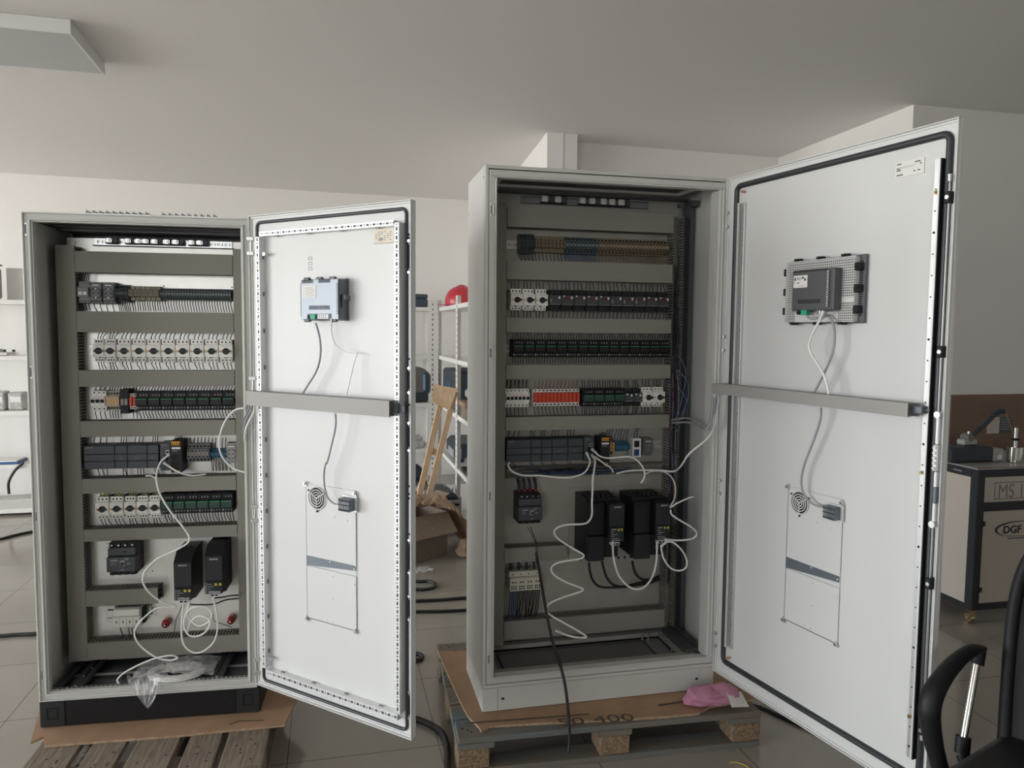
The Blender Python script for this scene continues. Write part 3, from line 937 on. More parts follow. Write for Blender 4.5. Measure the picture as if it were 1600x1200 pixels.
def ferrules(t, xs, y, z, k='yellow'):
    m = MB()
    for x in xs: m.cyl((x, y, z), (x, y, z + .011), .0025, k, 6)
    m.build('wire_sleeve', t)


def motor_breaker(W, H, gu, gd, sleeve=False):
    t = thing('motor_breaker', '', 'motor breaker')
    D = .080; m = MB(); w = W - .001; a, b = -w / 2, w / 2
    m.box(a, b - .003, -.060, 0, .004, H - .003, 'white_plastic', .001)
    m.box(a, b, -D, -.055, H * .22, H * .77, 'white_plastic', .0015)
    m.box(a, b - .005, -.066, -.055, H * .79, H, 'white_plastic', .001); m.box(b - .005, b, -.05, 0, H * .6, H, 'black')
    for i in range(3):
        x = a + .010 + i * (w - .022) / 2
        m.box(x - .0028, x + .0028, -.0668, -.066, H * .86, H * .93, 'hole')
        m.box(x - .0055, x + .0055, -.064, -.055, 0, H * .20, 'white_plastic', .001); m.box(x - .0022, x + .0022, -.0648, -.064, H * .05, H * .12, 'hole')
    m.box(a + .018, a + .026, -.0666, -.060, H * .18, H * .22, 'hole')
    m.build('housing', t)
    m = MB(); cx, cz = .001, H * .49
    m.lathe([(.0, .007), (.0105, .007), (.0125, .0045), (.0125, 0)], (cx, -D, cz), '-y', 'charcoal', 20)
    m.prism([(cx - .013, cz - .003), (cx + .012, cz - .0055), (cx + .021, cz), (cx + .012, cz + .0055), (cx - .013, cz + .003)], -D - .013, -D - .0065, 'charcoal')
    m.build('rotary_knob', t)
    m = MB()
    m.box(a + .003, a + .008, -D - .0004, -D, H * .44, H * .53, 'orange'); m.box(a + .012, b - .004, -D - .0004, -D, H * .70, H * .715, 'faint_ink'); m.box(a + .004, a + .007, -D - .0004, -D, H * .28, H * .32, 'faint_ink')
    m.build('dial_marks', t)
    xs = [a + .010 + i * (w - .022) / 2 for i in range(3)]
    wires(t, xs, -.045, H, gu, True); wires(t, xs, -.045, 0, gd, False)
    if sleeve: ferrules(t, xs, -.045, H + .0005)
    return t


def dark_breaker(W, H, gu, gd, dot=True, red=True):
    t = thing('motor_breaker', '', 'motor breaker')
    D = .080; m = MB(); w = W - .0012; a, b = -w / 2, w / 2
    m.box(a, b, -.055, 0, .002, H - .002, 'charcoal', .001); m.box(a, b, -D, -.05, H * .26, H * .74, 'graphite', .0015); m.box(a + .002, b - .002, -.064, -.05, H * .78, H, 'charcoal', .001)
    m.box(a + .002, b - .002, -.062, -.05, 0, H * .22, 'charcoal', .001)
    for i in range(3):
        x = a + .009 + i * (w - .018) / 2
        m.box(x - .0035, x + .0035, -.0646, -.064, H * .84, H * .94, 'hole'); m.box(x - .0035, x + .0035, -.0626, -.062, H * .06, H * .16, 'hole')
    m.build('housing', t)
    m = MB()
    m.box(b - .014, b - .006, -D - .003, -D, H * .56, H * .68, 'paper', .001)
    m.box(a + .003, b - .004, -D - .0004, -D, H * .285, H * .305, 'wire_grey')
    if dot: m.cyl((a + .009, -D - .004, H * .69), (a + .009, -D, H * .69), .0035, 'paper', 10)
    else: m.box(a + .003, a + .010, -D - .0025, -D, H * .40, H * .56, 'wire_grey', .001)
    if red: m.box(a + .014, b - .015, -D - .0006, -D, H * .52, H * .64, 'dim_red')
    m.build('rocker_switch', t)
    xs = [a + .009 + i * (w - .018) / 2 for i in range(3)]
    wires(t, xs, -.045, H, gu, True); wires(t, xs, -.045, 0, gd, False)
    return t


def contactor(W, H, gu, gd, face='drive_body', ku='wire_black', tag_=False):
    t = thing('contactor', '', 'contactor')
    D = .084; m = MB(); w = W - .001; a, b = -w / 2, w / 2
    m.box(a, b, -.058, 0, 0, H, 'drive_body', .001); m.box(a, b, -.066, -.05, H * .70, H * .95, 'black', .001)
    m.box(a + .001, b - .001, -D, -.05, H * .30, H * .66, face, .0015); m.box(a, b, -.064, -.05, H * .06, H * .26, 'black', .001)
    n = 4
    for i in range(n):
        x = a + w * (i + .5) / n
        m.box(x - .002, x + .002, -.0666, -.066, H * .79, H * .86, 'wire_grey' if i else 'black'); m.box(x - .0022, x + .0022, -.0646, -.064, H * .12, H * .19, 'grey_plastic')
        m.box(x - .003, x + .003, -.060, -.05, H * .95, H, 'black')
    m.build('housing', t)
    m = MB(); m.box(a + .002, b - .004, -D - .0006, -D, H * .62, H * .645, 'green_line')
    m.build('marking_strip', t)
    MB().box(a + .003, a + .009, -.0650, -.0642, H * .10, H * .2, 'wire_grey').build('marking_tag', t)
    xs = [a + w * (i + .5) / n for i in (0, 1, 2, 3)]
    wires(t, xs, -.04, H, gu, True, ku); wires(t, xs, -.04, 0, gd, False)
    return t


def terminal(W, H, D, k, k2, gu=0, gd=0, dk='wire_black', kind='terminal_block', rows=2, open_=True):
    t = thing(kind, '', 'terminal block')
    m = MB(); w = W - .0006; a, b = -w / 2, w / 2
    m.box(a, b, -D * .55, 0, 0, H, k, .0006); m.box(a, b, -D, -D * .5, H * .25, H * .75, k, .0008)
    if rows == 2:
        for z in (.12, .86):
            m.box(a + w * .2, b - w * .2, -D * .55 - .0006, -D * .55, H * (z - .06), H * (z + .06), 'hole')
        m.box(a + w * .12, b - w * .12, -D - .0005, -D, H * .46, H * .54, k2)
        for z in (.34, .66): m.box(a + w * .2, b - w * .2, -D - .0005, -D, H * (z - .04), H * (z + .04), k2 if k2 == 'orange' else 'hole'); m.box(a + w * .3, b - w * .3, -D - .0005, -D, H * (z + .055), H * (z + .075), k2)
    else:
        for z in (.30, .42, .58, .70):
            for q in (.28, .72): m.box(a + w * q - w * .12, a + w * q + w * .12, -D - .0005, -D, H * (z - .035), H * (z + .035), 'hole')
        m.box(a, b, -D - .0008, -D, H * .485, H * .515, 'hole')
    m.build('housing', t)
    if gu: wires(t, [0], -D * .4, H, gu, True, dk)
    if gd: wires(t, [-w * .25, w * .25] if W > .011 else [0], -D * .4, 0, gd, False, dk)
    return t


def place(t, F, plate, u, v, label, group=None, name=None):
    t.location = F.P(u, plate - .0085, v); t.rotation_euler = (0, 0, F.yaw); t['label'] = label
    if group: t['group'] = group
    return t


USED = {}


def row(key, make, F, plate, us, v, labels, group):
    proto = None
    for u, lb in zip(us, labels):
        if proto is None: o = proto = make()
        else: o = copy_tree(proto)
        place(o, F, plate, u, v, lb, group)
    return proto


def from_hinges(n, desc, tail):
    return [f'{ORD[n - 1 - i]} {desc} from the hinge side, {tail}' for i in range(n)]


# ---- black-plinth cabinet, row 1
def residual_device():
    t = thing('residual_current_device', 'grey two-module breaker clipped beside the double socket', 'circuit breaker')
    m = MB(); W, H = .040, .082
    m.box(-W / 2, W / 2, -.050, 0, 0, H, 'grey_plastic', .001); m.box(-W / 2 - .002, W / 2 - .002, -.062, -.048, H * .27, H * .73, 'grey_plastic', .0015)
    for i in range(4):
        for z in (.09, .91): m.cyl((-W / 2 + .006 + i * .0095, -.0508, H * z), (-W / 2 + .006 + i * .0095, -.0498, H * z), .0025, 'hole', 8)
    m.build('housing', t)
    m = MB(); m.box(-.016, -.002, -.067, -.062, H * .36, H * .52, 'lamp_white', .001); m.box(0, .014, -.067, -.062, H * .36, H * .52, 'lamp_white', .001); m.build('toggle', t)
    wires(t, [-.012, -.004, .006, .013], -.035, H, .036, True); wires(t, [-.012, 0, .01], -.035, 0, .03, False)
    return t


place(residual_device(), FL, LP, .1265, 1.5875, 'grey breaker with two pale toggles beside the sockets, top row of the black-plinth cabinet')


def din_socket(W=.046, H=.072, k='socket_grey'):
    t = thing('power_socket', '', 'socket')
    m = MB(); m.box(-W / 2, W / 2, -.048, 0, -.004, H + .004, k, .001); m.box(-W / 2 + .001, W / 2 - .001, -.058, -.046, .004, H - .004, k, .002)
    m.box(-.012, .012, -.0585, -.058, H - .010, H - .006, 'paper')
    m.build('housing', t)
    m = MB(); c = H * .47
    m.lathe([(.0195, .0015), (.0195, .002), (.018, .002), (.018, -.004), (0, -.004)], (0, -.058, c), '-y', k, 24)
    m.lathe([(.0205, 0), (.0205, .003), (.0185, .003), (.0185, 0)], (0, -.058, c), '-y', 'graphite', 24)
    for x in (-.0095, .0095): m.cyl((x, -.0588, c), (x, -.0540, c), .0028, 'hole', 10)
    m.box(-.003, .003, -.060, -.0555, c - .0185, c - .0165, 'screw'); m.box(-.003, .003, -.060, -.0555, c + .0165, c + .0185, 'screw')
    m.build('socket_face', t)
    return t


s1 = din_socket(.044, .074); place(s1, FL, LP, .170, 1.590, 'grey socket outlet next to the two-module breaker, top row, black-plinth cabinet', 'socket outlets in the cabinets')
s2 = copy_tree(s1); place(s2, FL, LP, .2155, 1.590, 'grey socket outlet next to the slim green terminals, top row, black-plinth cabinet', 'socket outlets in the cabinets')
for s in (s1, s2): wires(s, [-.012, .01], -.04, -.004, .033, False)
G = 'terminal blocks in the cabinets'
row('t0', lambda: terminal(.0066, .066, .055, 'dark_teal', 'teal', 0, .040), FL, LP, [.2415 + i * .0066 for i in range(7)], 1.594,
    [f'{ORD[6 - i]} slim dark green terminal from the beige blocks, top row, {CABL}' for i in range(7)], G)
row('t1', lambda: terminal(.0175, .056, .062, 'beige', 'hole', 0, .044, rows=3), FL, LP, [.297 + i * .0186 for i in range(6)], 1.600,
    from_hinges(6, 'beige relay terminal block', f'top row, {CABL}'), G)
row('t2', lambda: terminal(.0103, .046, .05, 'teal', 'pale_teal', 0, .050, 'wire_black'), FL, LP, [.404 + i * .0103 for i in range(26)], 1.604,
    from_hinges(26, 'thin grey-green terminal', f'top row, {CABL}'), G)
# row 2: ten motor breakers
us = [.180, .222] + [.272 + i * .0538 for i in range(8)]
ob = motor_breaker(.042, .0885, .028, .033); ob2 = motor_breaker(.0525, .0885, .028, .033)
used = set()
for i, u in enumerate(us):
    p = ob if i < 2 else ob2
    o = copy_tree(p) if p.name in used else p
    used.add(p.name)
    place(o, FL, LP, u, 1.3595, f'{ORD[9 - i]} white knob breaker from the hinge side, row of ten, {CABL}', 'white motor breakers with black knobs')
# row 3
def circuit_breaker(W, H, gu, gd, k='white_plastic', tog='black', on=True, terms=1):
    t = thing('circuit_breaker', '', 'circuit breaker')
    m = MB(); w = W - .0006; a, b = -w / 2, w / 2
    m.box(a, b, -.046, 0, 0, H, k, .001); m.box(a, b, -.064, -.044, H * .27, H * .73, k, .0015)
    for z in (.10, .90): m.cyl((0, -.0468, H * z), (0, -.0458, H * z), .0032, 'hole', 8)
    m.box(a + .002, b - .002, -.0646, -.064, H * .64, H * .66, 'relay_red')
    m.build('housing', t)
    m = MB(); z = H * (.54 if on else .44); m.box(a + .003, b - .003, -.072, -.064, z - .004, z + .004, tog, .001); m.box(a + .002, b - .002, -.0655, -.064, H * .42, H * .58, tog); m.build('toggle', t)
    wires(t, [-.002, .003], -.035, H, gu, True); wires(t, [0], -.035, 0, gd, False)
    return t


cb = circuit_breaker(.0172, .080, .0165, .036); n = 0
for i, u in enumerate((.1495, .1668, .1841)):
    o = cb if i == 0 else copy_tree(cb)
    place(o, FL, LP, u, 1.166, f'{ORD[2 - i]} narrow white circuit breaker from the orange-striped terminals, third row, {CABL}', 'narrow white circuit breakers')
row('t3', lambda: terminal(.0098, .078, .055, 'cream', 'orange', .0175, .034), FL, LP, [.198 + i * .0098 for i in range(5)], 1.166,
    [f'{ORD[4 - i]} cream terminal with orange marks from the black relay, third row, {CABL}' for i in range(5)], G)


def relay_base():
    t = thing('safety_relay', 'black relay between cream terminals and red relays, third row of the black-plinth cabinet', 'relay')
    m = MB(); m.box(-.0155, .0155, -.062, 0, -.004, .092, 'black', .001)
    m.box(-.013, -.002, -.066, -.061, .030, .055, 'wire_grey', .001); m.box(.001, .012, -.066, -.061, .030, .055, 'wire_grey', .001); m.build('housing', t)
    wires(t, [-.01, 0, .01], -.03, .092, .011, True)
    return t


place(relay_base(), FL, LP, .2635, 1.160, 'black relay between the cream terminals and the red relays, third row, black-plinth cabinet')


def plug_relay(W, H, gu, gd, ku='wire_red'):
    t = thing('plug_relay', '', 'relay')
    m = MB(); w = W - .0008; a, b = -w / 2, w / 2
    m.box(a, b, -.040, 0, 0, H, 'white_plastic', .0008); m.box(a, b, -.052, -.038, 0, H * .2, 'white_plastic', .0008); m.box(a, b, -.052, -.038, H * .82, H, 'white_plastic', .0008)
    for z in (.09, .92): m.box(-w * .28, w * .28, -.0526, -.052, H * (z - .04), H * (z + .04), 'hole')
    m.build('base', t)
    m = MB(); m.box(a + .0008, b - .0008, -.064, -.040, H * .23, H * .79, 'relay_red', .001); m.build('relay_body', t)
    wires(t, [0], -.03, H, gu, True, ku); wires(t, [0], -.03, 0, gd, False)
    return t


pr = plug_relay(.0128, .062, .03, .04, 'wire_black')
place(pr, FL, LP, .2865, 1.172, 'red plug-in relay beside the black relay, third row, black-plinth cabinet', 'red plug-in relays')
o = copy_tree(pr); place(o, FL, LP, .2995, 1.172, 'red plug-in relay beside the contactors, third row, black-plinth cabinet', 'red plug-in relays')
row('c3', lambda: contactor(.0461, .0755, .020, .036), FL, LP, [.3305 + i * .0463 for i in range(8)], 1.167,
    from_hinges(8, 'black contactor', f'third row, {CABL}'), 'black contactors with green lines')
m = MB(); 
# row 4
def plc_module(W, H, D, name, label, brand=False, lower=True, flaps=True):
    t = thing(name, label, 'controller')
    m = MB(); w = W - .0015; a, b = -w / 2, w / 2
    m.box(a, b, -D + .012, 0, 0, H, 'charcoal', .001); m.box(a, b, -D, -D + .012, H * .34, H * .62, 'plc', .001)
    m.build('housing', t)
    m = MB(); m.box(a, b, -D - .0005, -D + .011, H * .635, H * .985, 'plc', .0015); m.build('upper_flap', t)
    m = MB(); m.box(a, b, -D - .0005, -D + .011, H * .01, H * .325, 'plc', .0015); m.build('lower_flap', t)
    if w < .09 and not brand:
        m = MB()
        for i in range(3): m.box(-.008 + i * .006, -.0055 + i * .006, -D - .0004, -D, H * .44, H * .48, 'wire_grey')
        m.build('status_lights', t)
    if brand: text('SIEMENS', .0075, 'wire_grey', t, (a + .006, -D - .0007, H * .89))
    return t


H4 = .093
plcs = [(.117, .229, 'plc_controller', 'wide slate controller with lettering starting the fourth row, black-plinth cabinet', True),
        (.229, .2755, 'plc_module', 'narrow slate module beside the wide controller, fourth row, black-plinth cabinet', False),
        (.2755, .3475, 'plc_module', 'wider slate module in the middle of the fourth row, black-plinth cabinet', False),
        (.3475, .3905, 'plc_module', 'narrow slate module beside the network switch, fourth row, black-plinth cabinet', False)]
for a, b, nm, lb, br in plcs:
    t = plc_module(b - a, H4, .082, nm, lb, br); place(t, FL, LP, (a + b) / 2, .941, lb, 'slate controller modules')
    wires(t, [(-.3 + .2 * i) * (b - a) for i in range(3)], -.03, H4, .032, True); wires(t, [(-.2 + .15 * i) * (b - a) for i in range(3)], -.03, 0, .040, False)


def network_switch(lb, F, plate, u, v, W=.042, H=.105):
    t = thing('network_switch', lb, 'network switch')
    m = MB(); a, b = -W / 2, W / 2
    m.box(a, b, -.078, 0, 0, H, 'plc', .0015); m.box(a + .002, b - .002, -.0788, -.078, H * .80, H * .97, 'graphite')
    m.build('housing', t)
    m = MB()
    m.box(.002, .016, -.082, -.078, H * .60, H * .74, 'screw', .001); m.box(.004, .014, -.0825, -.082, H * .63, H * .71, 'hole')
    for z in (.18, .36, .48): m.box(-.006, .010, -.080, -.078, H * z, H * (z + .10), 'hole')
    m.build('port', t)
    text('SIEMENS', .006, 'wire_grey', t, (a + .004, -.0792, H * .91))
    place(t, F, plate, u, v, lb)
    return t


network_switch('slate network switch with white cables plugged in, fourth row, black-plinth cabinet', FL, LP, .414, .930, .040, .110)


def power_supply(lb, F, plate, u, v, W, H, dk='charcoal'):
    t = thing('power_supply', lb, 'power supply')
    m = MB(); a, b = -W / 2, W / 2
    m.box(a, b, -.086, 0, 0, H, dk, .0015)
    for i in range(8): m.box(a + .005 + i * (W - .01) / 8, a + .007 + i * (W - .01) / 8, -.0864, -.086, H * .12, H * .58, 'hole')
    m.build('housing', t)
    m = MB(); m.box(a + .004, b - .004, -.092, -.086, H * .87, H * .985, 'orange', .001); m.box(a + .012, b - .006, -.090, -.086, H * .02, H * .07, 'orange', .001)
    for i in range(4): m.box(a + .007 + i * .008, a + .011 + i * .008, -.0925, -.092, H * .89, H * .94, 'hole')
    m.build('connector', t)
    m = MB(); m.box(a + .004, b - .004, -.0867, -.086, H * .74, H * .80, 'paper'); m.box(a + .005, b - .012, -.0867, -.086, H * .69, H * .70, 'wire_grey'); m.box(a + .005, b - .018, -.0867, -.086, H * .665, H * .672, 'wire_grey'); m.build('face_label', t)
    wires(t, [a + .008 + i * .008 for i in range(4)], -.05, H, .0165, True)
    place(t, F, plate, u, v, lb)
    return t


power_supply('black power supply with orange connector, fourth row of the black-plinth cabinet', FL, LP, .4565, .922, .040, .127)
row('t4', lambda: terminal(.0136, .073, .060, 'grey_plastic', 'rust_terminal', .030, 0), FL, LP, [.497 + i * .0138 for i in range(6)], .955,
    from_hinges(6, 'brown and grey terminal', f'fourth row, {CABL}'), G)
row('t5', lambda: terminal(.0128, .036, .050, 'blue', 'wire_blue', .05, .055, 'wire_black'), FL, LP, [.579 + i * .0129 for i in range(5)], .969,
    from_hinges(5, 'blue neutral terminal', f'fourth row, {CABL}'), G)
s3 = din_socket(.040, .072, 'wire_grey'); place(s3, FL, LP, .6585, .9545, 'single grey socket outlet ending the fourth row, next to the hinges, black-plinth cabinet', 'socket outlets in the cabinets')
wires(s3, [-.01, .012], -.04, -.004, .04, False)
# row 5
mb5 = motor_breaker(.0505, .089, .0145, .037, True); mb5b = motor_breaker(.0435, .089, .0145, .037, True); us5 = [.176, .2285, .278, .3235, .3685]
for i, u in enumerate(us5):
    o = mb5 if i == 0 else (mb5b if i == 2 else copy_tree(mb5 if i < 2 else mb5b))
    place(o, FL, LP, u, .739, f'{ORD[4 - i]} white knob breaker from the hinge side, yellow-sleeved lower row, {CABL}', 'white motor breakers with black knobs')
row('c5', lambda: contactor(.0448, .082, .010, .045, 'green'), FL, LP, [.416 + i * .0450 for i in range(6)], .750,
    from_hinges(6, 'green-faced contactor', f'fifth row, {CABL}'), 'black contactors with green lines')


# bottom compartment
def moulded_breaker(lb, F, plate, u, v, W, H, D):
    t = thing('moulded_case_breaker', lb, 'circuit breaker')
    m = MB(); a, b = -W / 2, W / 2
    m.box(a, b, -D * .8, 0, 0, H, 'charcoal', .002); m.box(a - .003, b + .002, -D, -D * .6, H * .14, H * .60, 'graphite', .002); m.box(a, b, -D * .92, -D * .6, H * .62, H * .86, 'graphite', .002)
    for i in range(4):
        x = a + W * (i + .5) / 4
        m.box(x - .007, x + .007, -D * .86, -D * .5, H * .88, H * .995, 'black', .001); m.box(x - .008, x + .008, -D * .86, -D * .5, .001, H * .12, 'black', .001); m.cyl((x, -D * .875, H * .93), (x, -D * .86, H * .93), .0035, 'screw', 8)
    m.cyl((.012, -D * .925, H * .74), (.012, -D * .915, H * .74), .004, 'hole', 8)
    m.build('housing', t)
    m = MB(); m.box(-.004, .014, -D - .002, -D, H * .32, H * .50, 'wire_grey', .001); m.box(.000, .010, -D - .016, -D, H * .36, H * .44, 'graphite', .002); m.build('toggle', t)
    m = MB()
    for q in ((-.036, -.012, .47, .53), (-.036, -.020, .40, .42), (-.036, -.018, .36, .375), (.012, .026, .50, .56), (.02, .03, .36, .42), (-.002, .010, .18, .22)): m.box(q[0] * W / .094, q[1] * W / .094, -D - .0006, -D, H * q[2], H * q[3], 'grey_plastic')
    m.build('face_label', t)
    place(t, F, plate, u, v, lb)
    return t


moulded_breaker('grey moulded circuit breaker with toggle above the short duct, black-plinth cabinet', FL, LP, .2515, .521, .100, .129, .115)
mv = MB()
for i in range(10): mv.box(.158, .166 + .004 * (i % 2), LP - .0006, LP, .512 + i * .0155, .5145 + i * .0155, 'faint_ink')
mv.build('scale_marks', cabL)


def small_drive(lb, F, plate, u, v):
    t = thing('frequency_drive', lb, 'frequency drive', group='small black frequency drives')
    W, H, D = .066, .172, .175
    m = MB()
    prof = [(-D, .004), (-D, H * .88), (-D + .045, H + .012), (0, H + .012), (0, -.012), (-D + .06, -.012)]
    m.prism(prof, -W / 2, W / 2, 'drive_body', 'yz')
    m.build('housing', t)
    m = MB(); m.box(-W / 2 + .0005, W / 2 - .0005, -D - .006, -D, .052, H * .87, 'drive', .002); m.build('front_cover', t)
    m = MB(); m.box(-W / 2 + .0005, W / 2 - .0005, -D - .008, -D, .001, .049, 'drive', .002)
    for x in (.004, .020): m.box(x, x + .009, -D - .009, -D - .008, .034, .043, 'yellow')
    for i, (x0, x1) in enumerate(((-.022, -.008), (-.022, .0), (-.022, -.012), (-.022, .004))): m.box(x0, x1, -D - .0086, -D - .008, .038 - i * .009, .0405 - i * .009, 'wire_grey')
    m.prism([(-.020, .004), (.024, .004), (.024, .012), (-.018, .010)], -D - .0086, -D - .008, 'wire_grey')
    m.build('connection_panel', t)
    text('SIEMENS', .0085, 'lamp_white', t, (-.015, -D - .0067, H * .79))
    text('SINAMICS', .0105, 'wire_grey', t, (-.024, -D - .0089, .003), (PI / 2, -PI / 2, 0))
    m = MB(); m.box(-.016, .018, -D - .005, -D + .006, -.010, .0005, 'lamp_white', .001); m.box(-.012, .0, -D - .0055, -D - .005, -.008, -.002, 'hole'); m.box(.004, .014, -D - .0055, -D - .005, -.008, -.002, 'hole'); m.build('plug_connector', t)
    m = MB()
    for i in range(5): m.cyl((-.02 + i * .010, -.09, H + .012), (-.02 + i * .010, -.09, H + .018), .004, 'charcoal', 6)
    m.build('top_terminals', t)
    place(t, F, plate, u, v, lb)
    return t


small_drive('black frequency drive hanging lower, nearer the short duct, black-plinth cabinet', FL, LP, .494, .436)
small_drive('black frequency drive mounted slightly higher, nearer the hinges, black-plinth cabinet', FL, LP, .6085, .456)


def fuse_switch():
    lb = 'white four-pole fuse switch with flash symbols below the short duct'
    t = thing('fuse_switch', lb, 'fuse switch')
    W, H = .100, .080; m = MB()
    m.box(-.085, -W / 2, -.030, 0, .020, H + .006, 'white_plastic', .002); m.box(-.078, -.052, -.0306, -.030, .066, .072, 'ink'); m.box(-.078, -.060, -.0306, -.030, .032, .038, 'faint_ink')
    m.box(-W / 2, W / 2, -.050, 0, 0, H, 'white_plastic', .002); m.box(-W / 2, W / 2, -.062, -.048, H * .62, H * .98, 'white_plastic', .003); m.box(-W / 2 - .004, W / 2 + .002, -.056, -.046, H * .06, H * .58, 'white_plastic', .001)
    m.build('housing', t)
    m = MB()
    for i in range(4):
        x = -W / 2 + W * (i + .5) / 4
        m.box(x - .0115, x + .0115, -.060, -.056, H * .10, H * .55, 'white_plastic', .001)
        m.prism([(x + .001, H * .48), (x - .004, H * .32), (x, H * .32), (x - .001, H * .20), (x + .004, H * .36), (x, H * .36)], -.0606, -.060, 'ink')
    m.build('fuse_door', t)
    m = MB(); m.ring(W / 2 + .006, W / 2 + .034, H * .45, H * .95, .003, -.012, -.008, 'black'); m.box(W / 2, W / 2 + .012, -.03, -.005, H * .1, H * .9, 'charcoal', .002); m.build('rear_bracket', t)
    m = MB(); m.box(-.04, .045, -.030, -.012, H + .001, H + .012, 'black', .002); m.build('top_busbar', t)
    wires(t, [-.03, 0, .012, .024], -.03, 0, .052, False, r=.002)
    place(t, FL, LP, .247, .290, lb)


fuse_switch()
for u, v, lb in ((.386, .289, 'dark red standoff insulator beside the white fuse switch'), (.640, .289, 'dark red standoff insulator under the drives, close to the hinges')):
    t = thing('standoff_insulator', lb, 'insulator', FL.P(u, LP - .001, v), FL.yaw, 'red standoff insulators')
    m = MB(); m.lathe([(0, 0), (.013, 0), (.016, .006), (.0165, .03), (.014, .046), (.010, .05), (.007, .0505)], (0, 0, 0), '-y', 'red_knob', 16); m.build('body', t)
    m = MB(); m.cyl((0, -.050, 0), (0, -.056, 0), .004, 'screw', 8); m.build('bolt', t)


# cable clamps under the roof
def cable_clamp(F, plate, u, v, lb, sz=1.0):
    t = thing('cable_clamp', lb, 'clamp', group='shiny cable clamps under the roof')
    m = MB(); s = sz
    m.tube([(.010 * s * math.cos(a), -.018 - .010 * s * math.sin(a), .0) for a in [PI * i / 8 for i in range(9)]], .002, 'satin', 6, False, 1)
    m.box(-.009 * s, .009 * s, -.030, -.026, -.009 * s, .010 * s, 'satin', .002); m.box(.009 * s, .013 * s, -.028, -.004, -.008 * s, .008 * s, 'screw', .001); m.box(-.013 * s, -.009 * s, -.028, -.004, -.008 * s, .008 * s, 'screw', .001)
    m.build('strap', t)
    m = MB(); m.cyl((0, -.036, .001), (0, -.030, .001), .0045 * s, 'satin', 8); m.build('screw', t)
    m = MB(); m.box(-.012 * s, .030 * s, -.022, -.0035, -.012 * s, -.009 * s, 'charcoal', .001); m.box(.013 * s, .030 * s, -.020, -.0035, -.009 * s, .012 * s, 'graphite', .002); m.build('clip_body', t)
    t.location = F.P(u, plate, v); t.rotation_euler = (0, 0, F.yaw)
    return t


m = MB(); m.perf(.150, .665, 1.816, 1.842, LP - .006, .002, 'zinc_rail'); m.box(.150, .665, LP - .004, LP - .0005, 1.818, 1.820, 'zinc_rail'); m.box(.150, .665, LP - .004, LP - .0005, 1.838, 1.84, 'zinc_rail'); m.box(.145, .675, LP - .016, LP - .006, 1.812, 1.815, 'hole'); m.build('clamp_rail', cabL)
lc = [.214, .283, .321, .348, .381, .426, .459, .518, .550]
for i, u in enumerate(lc):
    cable_clamp(FL, LP - .006, u - .004, 1.832, f'{ORD[8 - i]} shiny cable clamp from the hinge side, under the roof, {CABL}', 1.0)
m = MB(); m.box(.215, .79, RP - .006, RP - .004, 2.030, 2.062, 'grey_plastic'); m.box(.215, .79, RP - .004, RP - .0005, 2.032, 2.034, 'dark_rail'); m.box(.215, .79, RP - .0075, RP - .006, 2.030, 2.034, 'dark_rail'); m.box(.215, .79, RP - .0075, RP - .006, 2.058, 2.062, 'dark_rail'); m.build('clamp_rail', cabR)
rc = [.316, .374, .483, .526, .578, .616, .658]
for i, u in enumerate(rc):
    cable_clamp(FR, RP - .006, u - .004, 2.049, f'{ORD[6 - i]} shiny cable clamp from the hinge side, under the roof, {CABR}', 1.35)

# ---- pale-plinth cabinet
row('r1a', lambda: terminal(.0165, .080, .06, 'dark_teal', 'black', 0, .032, 'wire_black'), FR, RP, [.207 + i * .0168 for i in range(4)], 1.819,
    from_hinges(4, 'dark grey terminal block', f'top row, {CABR}'), G)
row('r1b', lambda: terminal(.032, .068, .06, 'tan', 'hole', 0, .038, 'wire_black', rows=3), FR, RP, [.2815 + i * .0325 for i in range(4)], 1.825,
    from_hinges(4, 'beige fuse terminal block', f'top row, {CABR}'), G)
row('r1c', lambda: terminal(.0162, .070, .062, 'blue_grey', 'pale_teal', 0, .033, 'wire_blue'), FR, RP, [.404 + i * .0163 for i in range(9)], 1.823,
    from_hinges(9, 'blue-grey terminal block', f'top row, {CABR}'), G)
row('r1d', lambda: terminal(.0159, .068, .062, 'tan', 'beige', 0, .033, 'wire_tan'), FR, RP, [.551 + i * .0160 for i in range(20)], 1.825,
    from_hinges(20, 'tan terminal block', f'top row, {CABR}'), G)
mb = motor_breaker(.052, .089, .036, .032)
for i, u in enumerate((.183, .236, .2905)):
    o = mb if i == 0 else copy_tree(mb)
    place(o, FR, RP, u, 1.579, f'{ORD[2 - i]} white knob breaker from the dark switches, second row, {CABR}', 'white motor breakers with black knobs')
dbs = {}
for i in range(10):
    key = (i in (1, 2, 3, 4, 8, 9), i in (1, 2, 3, 4, 6, 7, 8, 9))
    if key not in dbs: o = dbs[key] = dark_breaker(.0535, .088, .036, .032, *key)
    else: o = copy_tree(dbs[key])
    place(o, FR, RP, .3485 + i * .0543, 1.580, f'{ORD[9 - i]} charcoal rocker breaker from the hinge side, second row, {CABR}', 'charcoal motor breakers with white rockers')
row('c_r3', lambda: contactor(.0465, .075, .029, .030), FR, RP, [.1925 + i * .0467 for i in range(15)], 1.3835,
    from_hinges(15, 'black contactor', f'row of fifteen, {CABR}'), 'black contactors with green lines')
cb2 = circuit_breaker(.0168, .078, .040, .038)
for i in range(6):
    o = cb2 if i == 0 else copy_tree(cb2)
    place(o, FR, RP, .152 + i * .0171, 1.172, f'{ORD[5 - i]} narrow white circuit breaker from the red relays, fourth row, {CABR}', 'narrow white circuit breakers')
pr2 = plug_relay(.0167, .072, .036, .043)
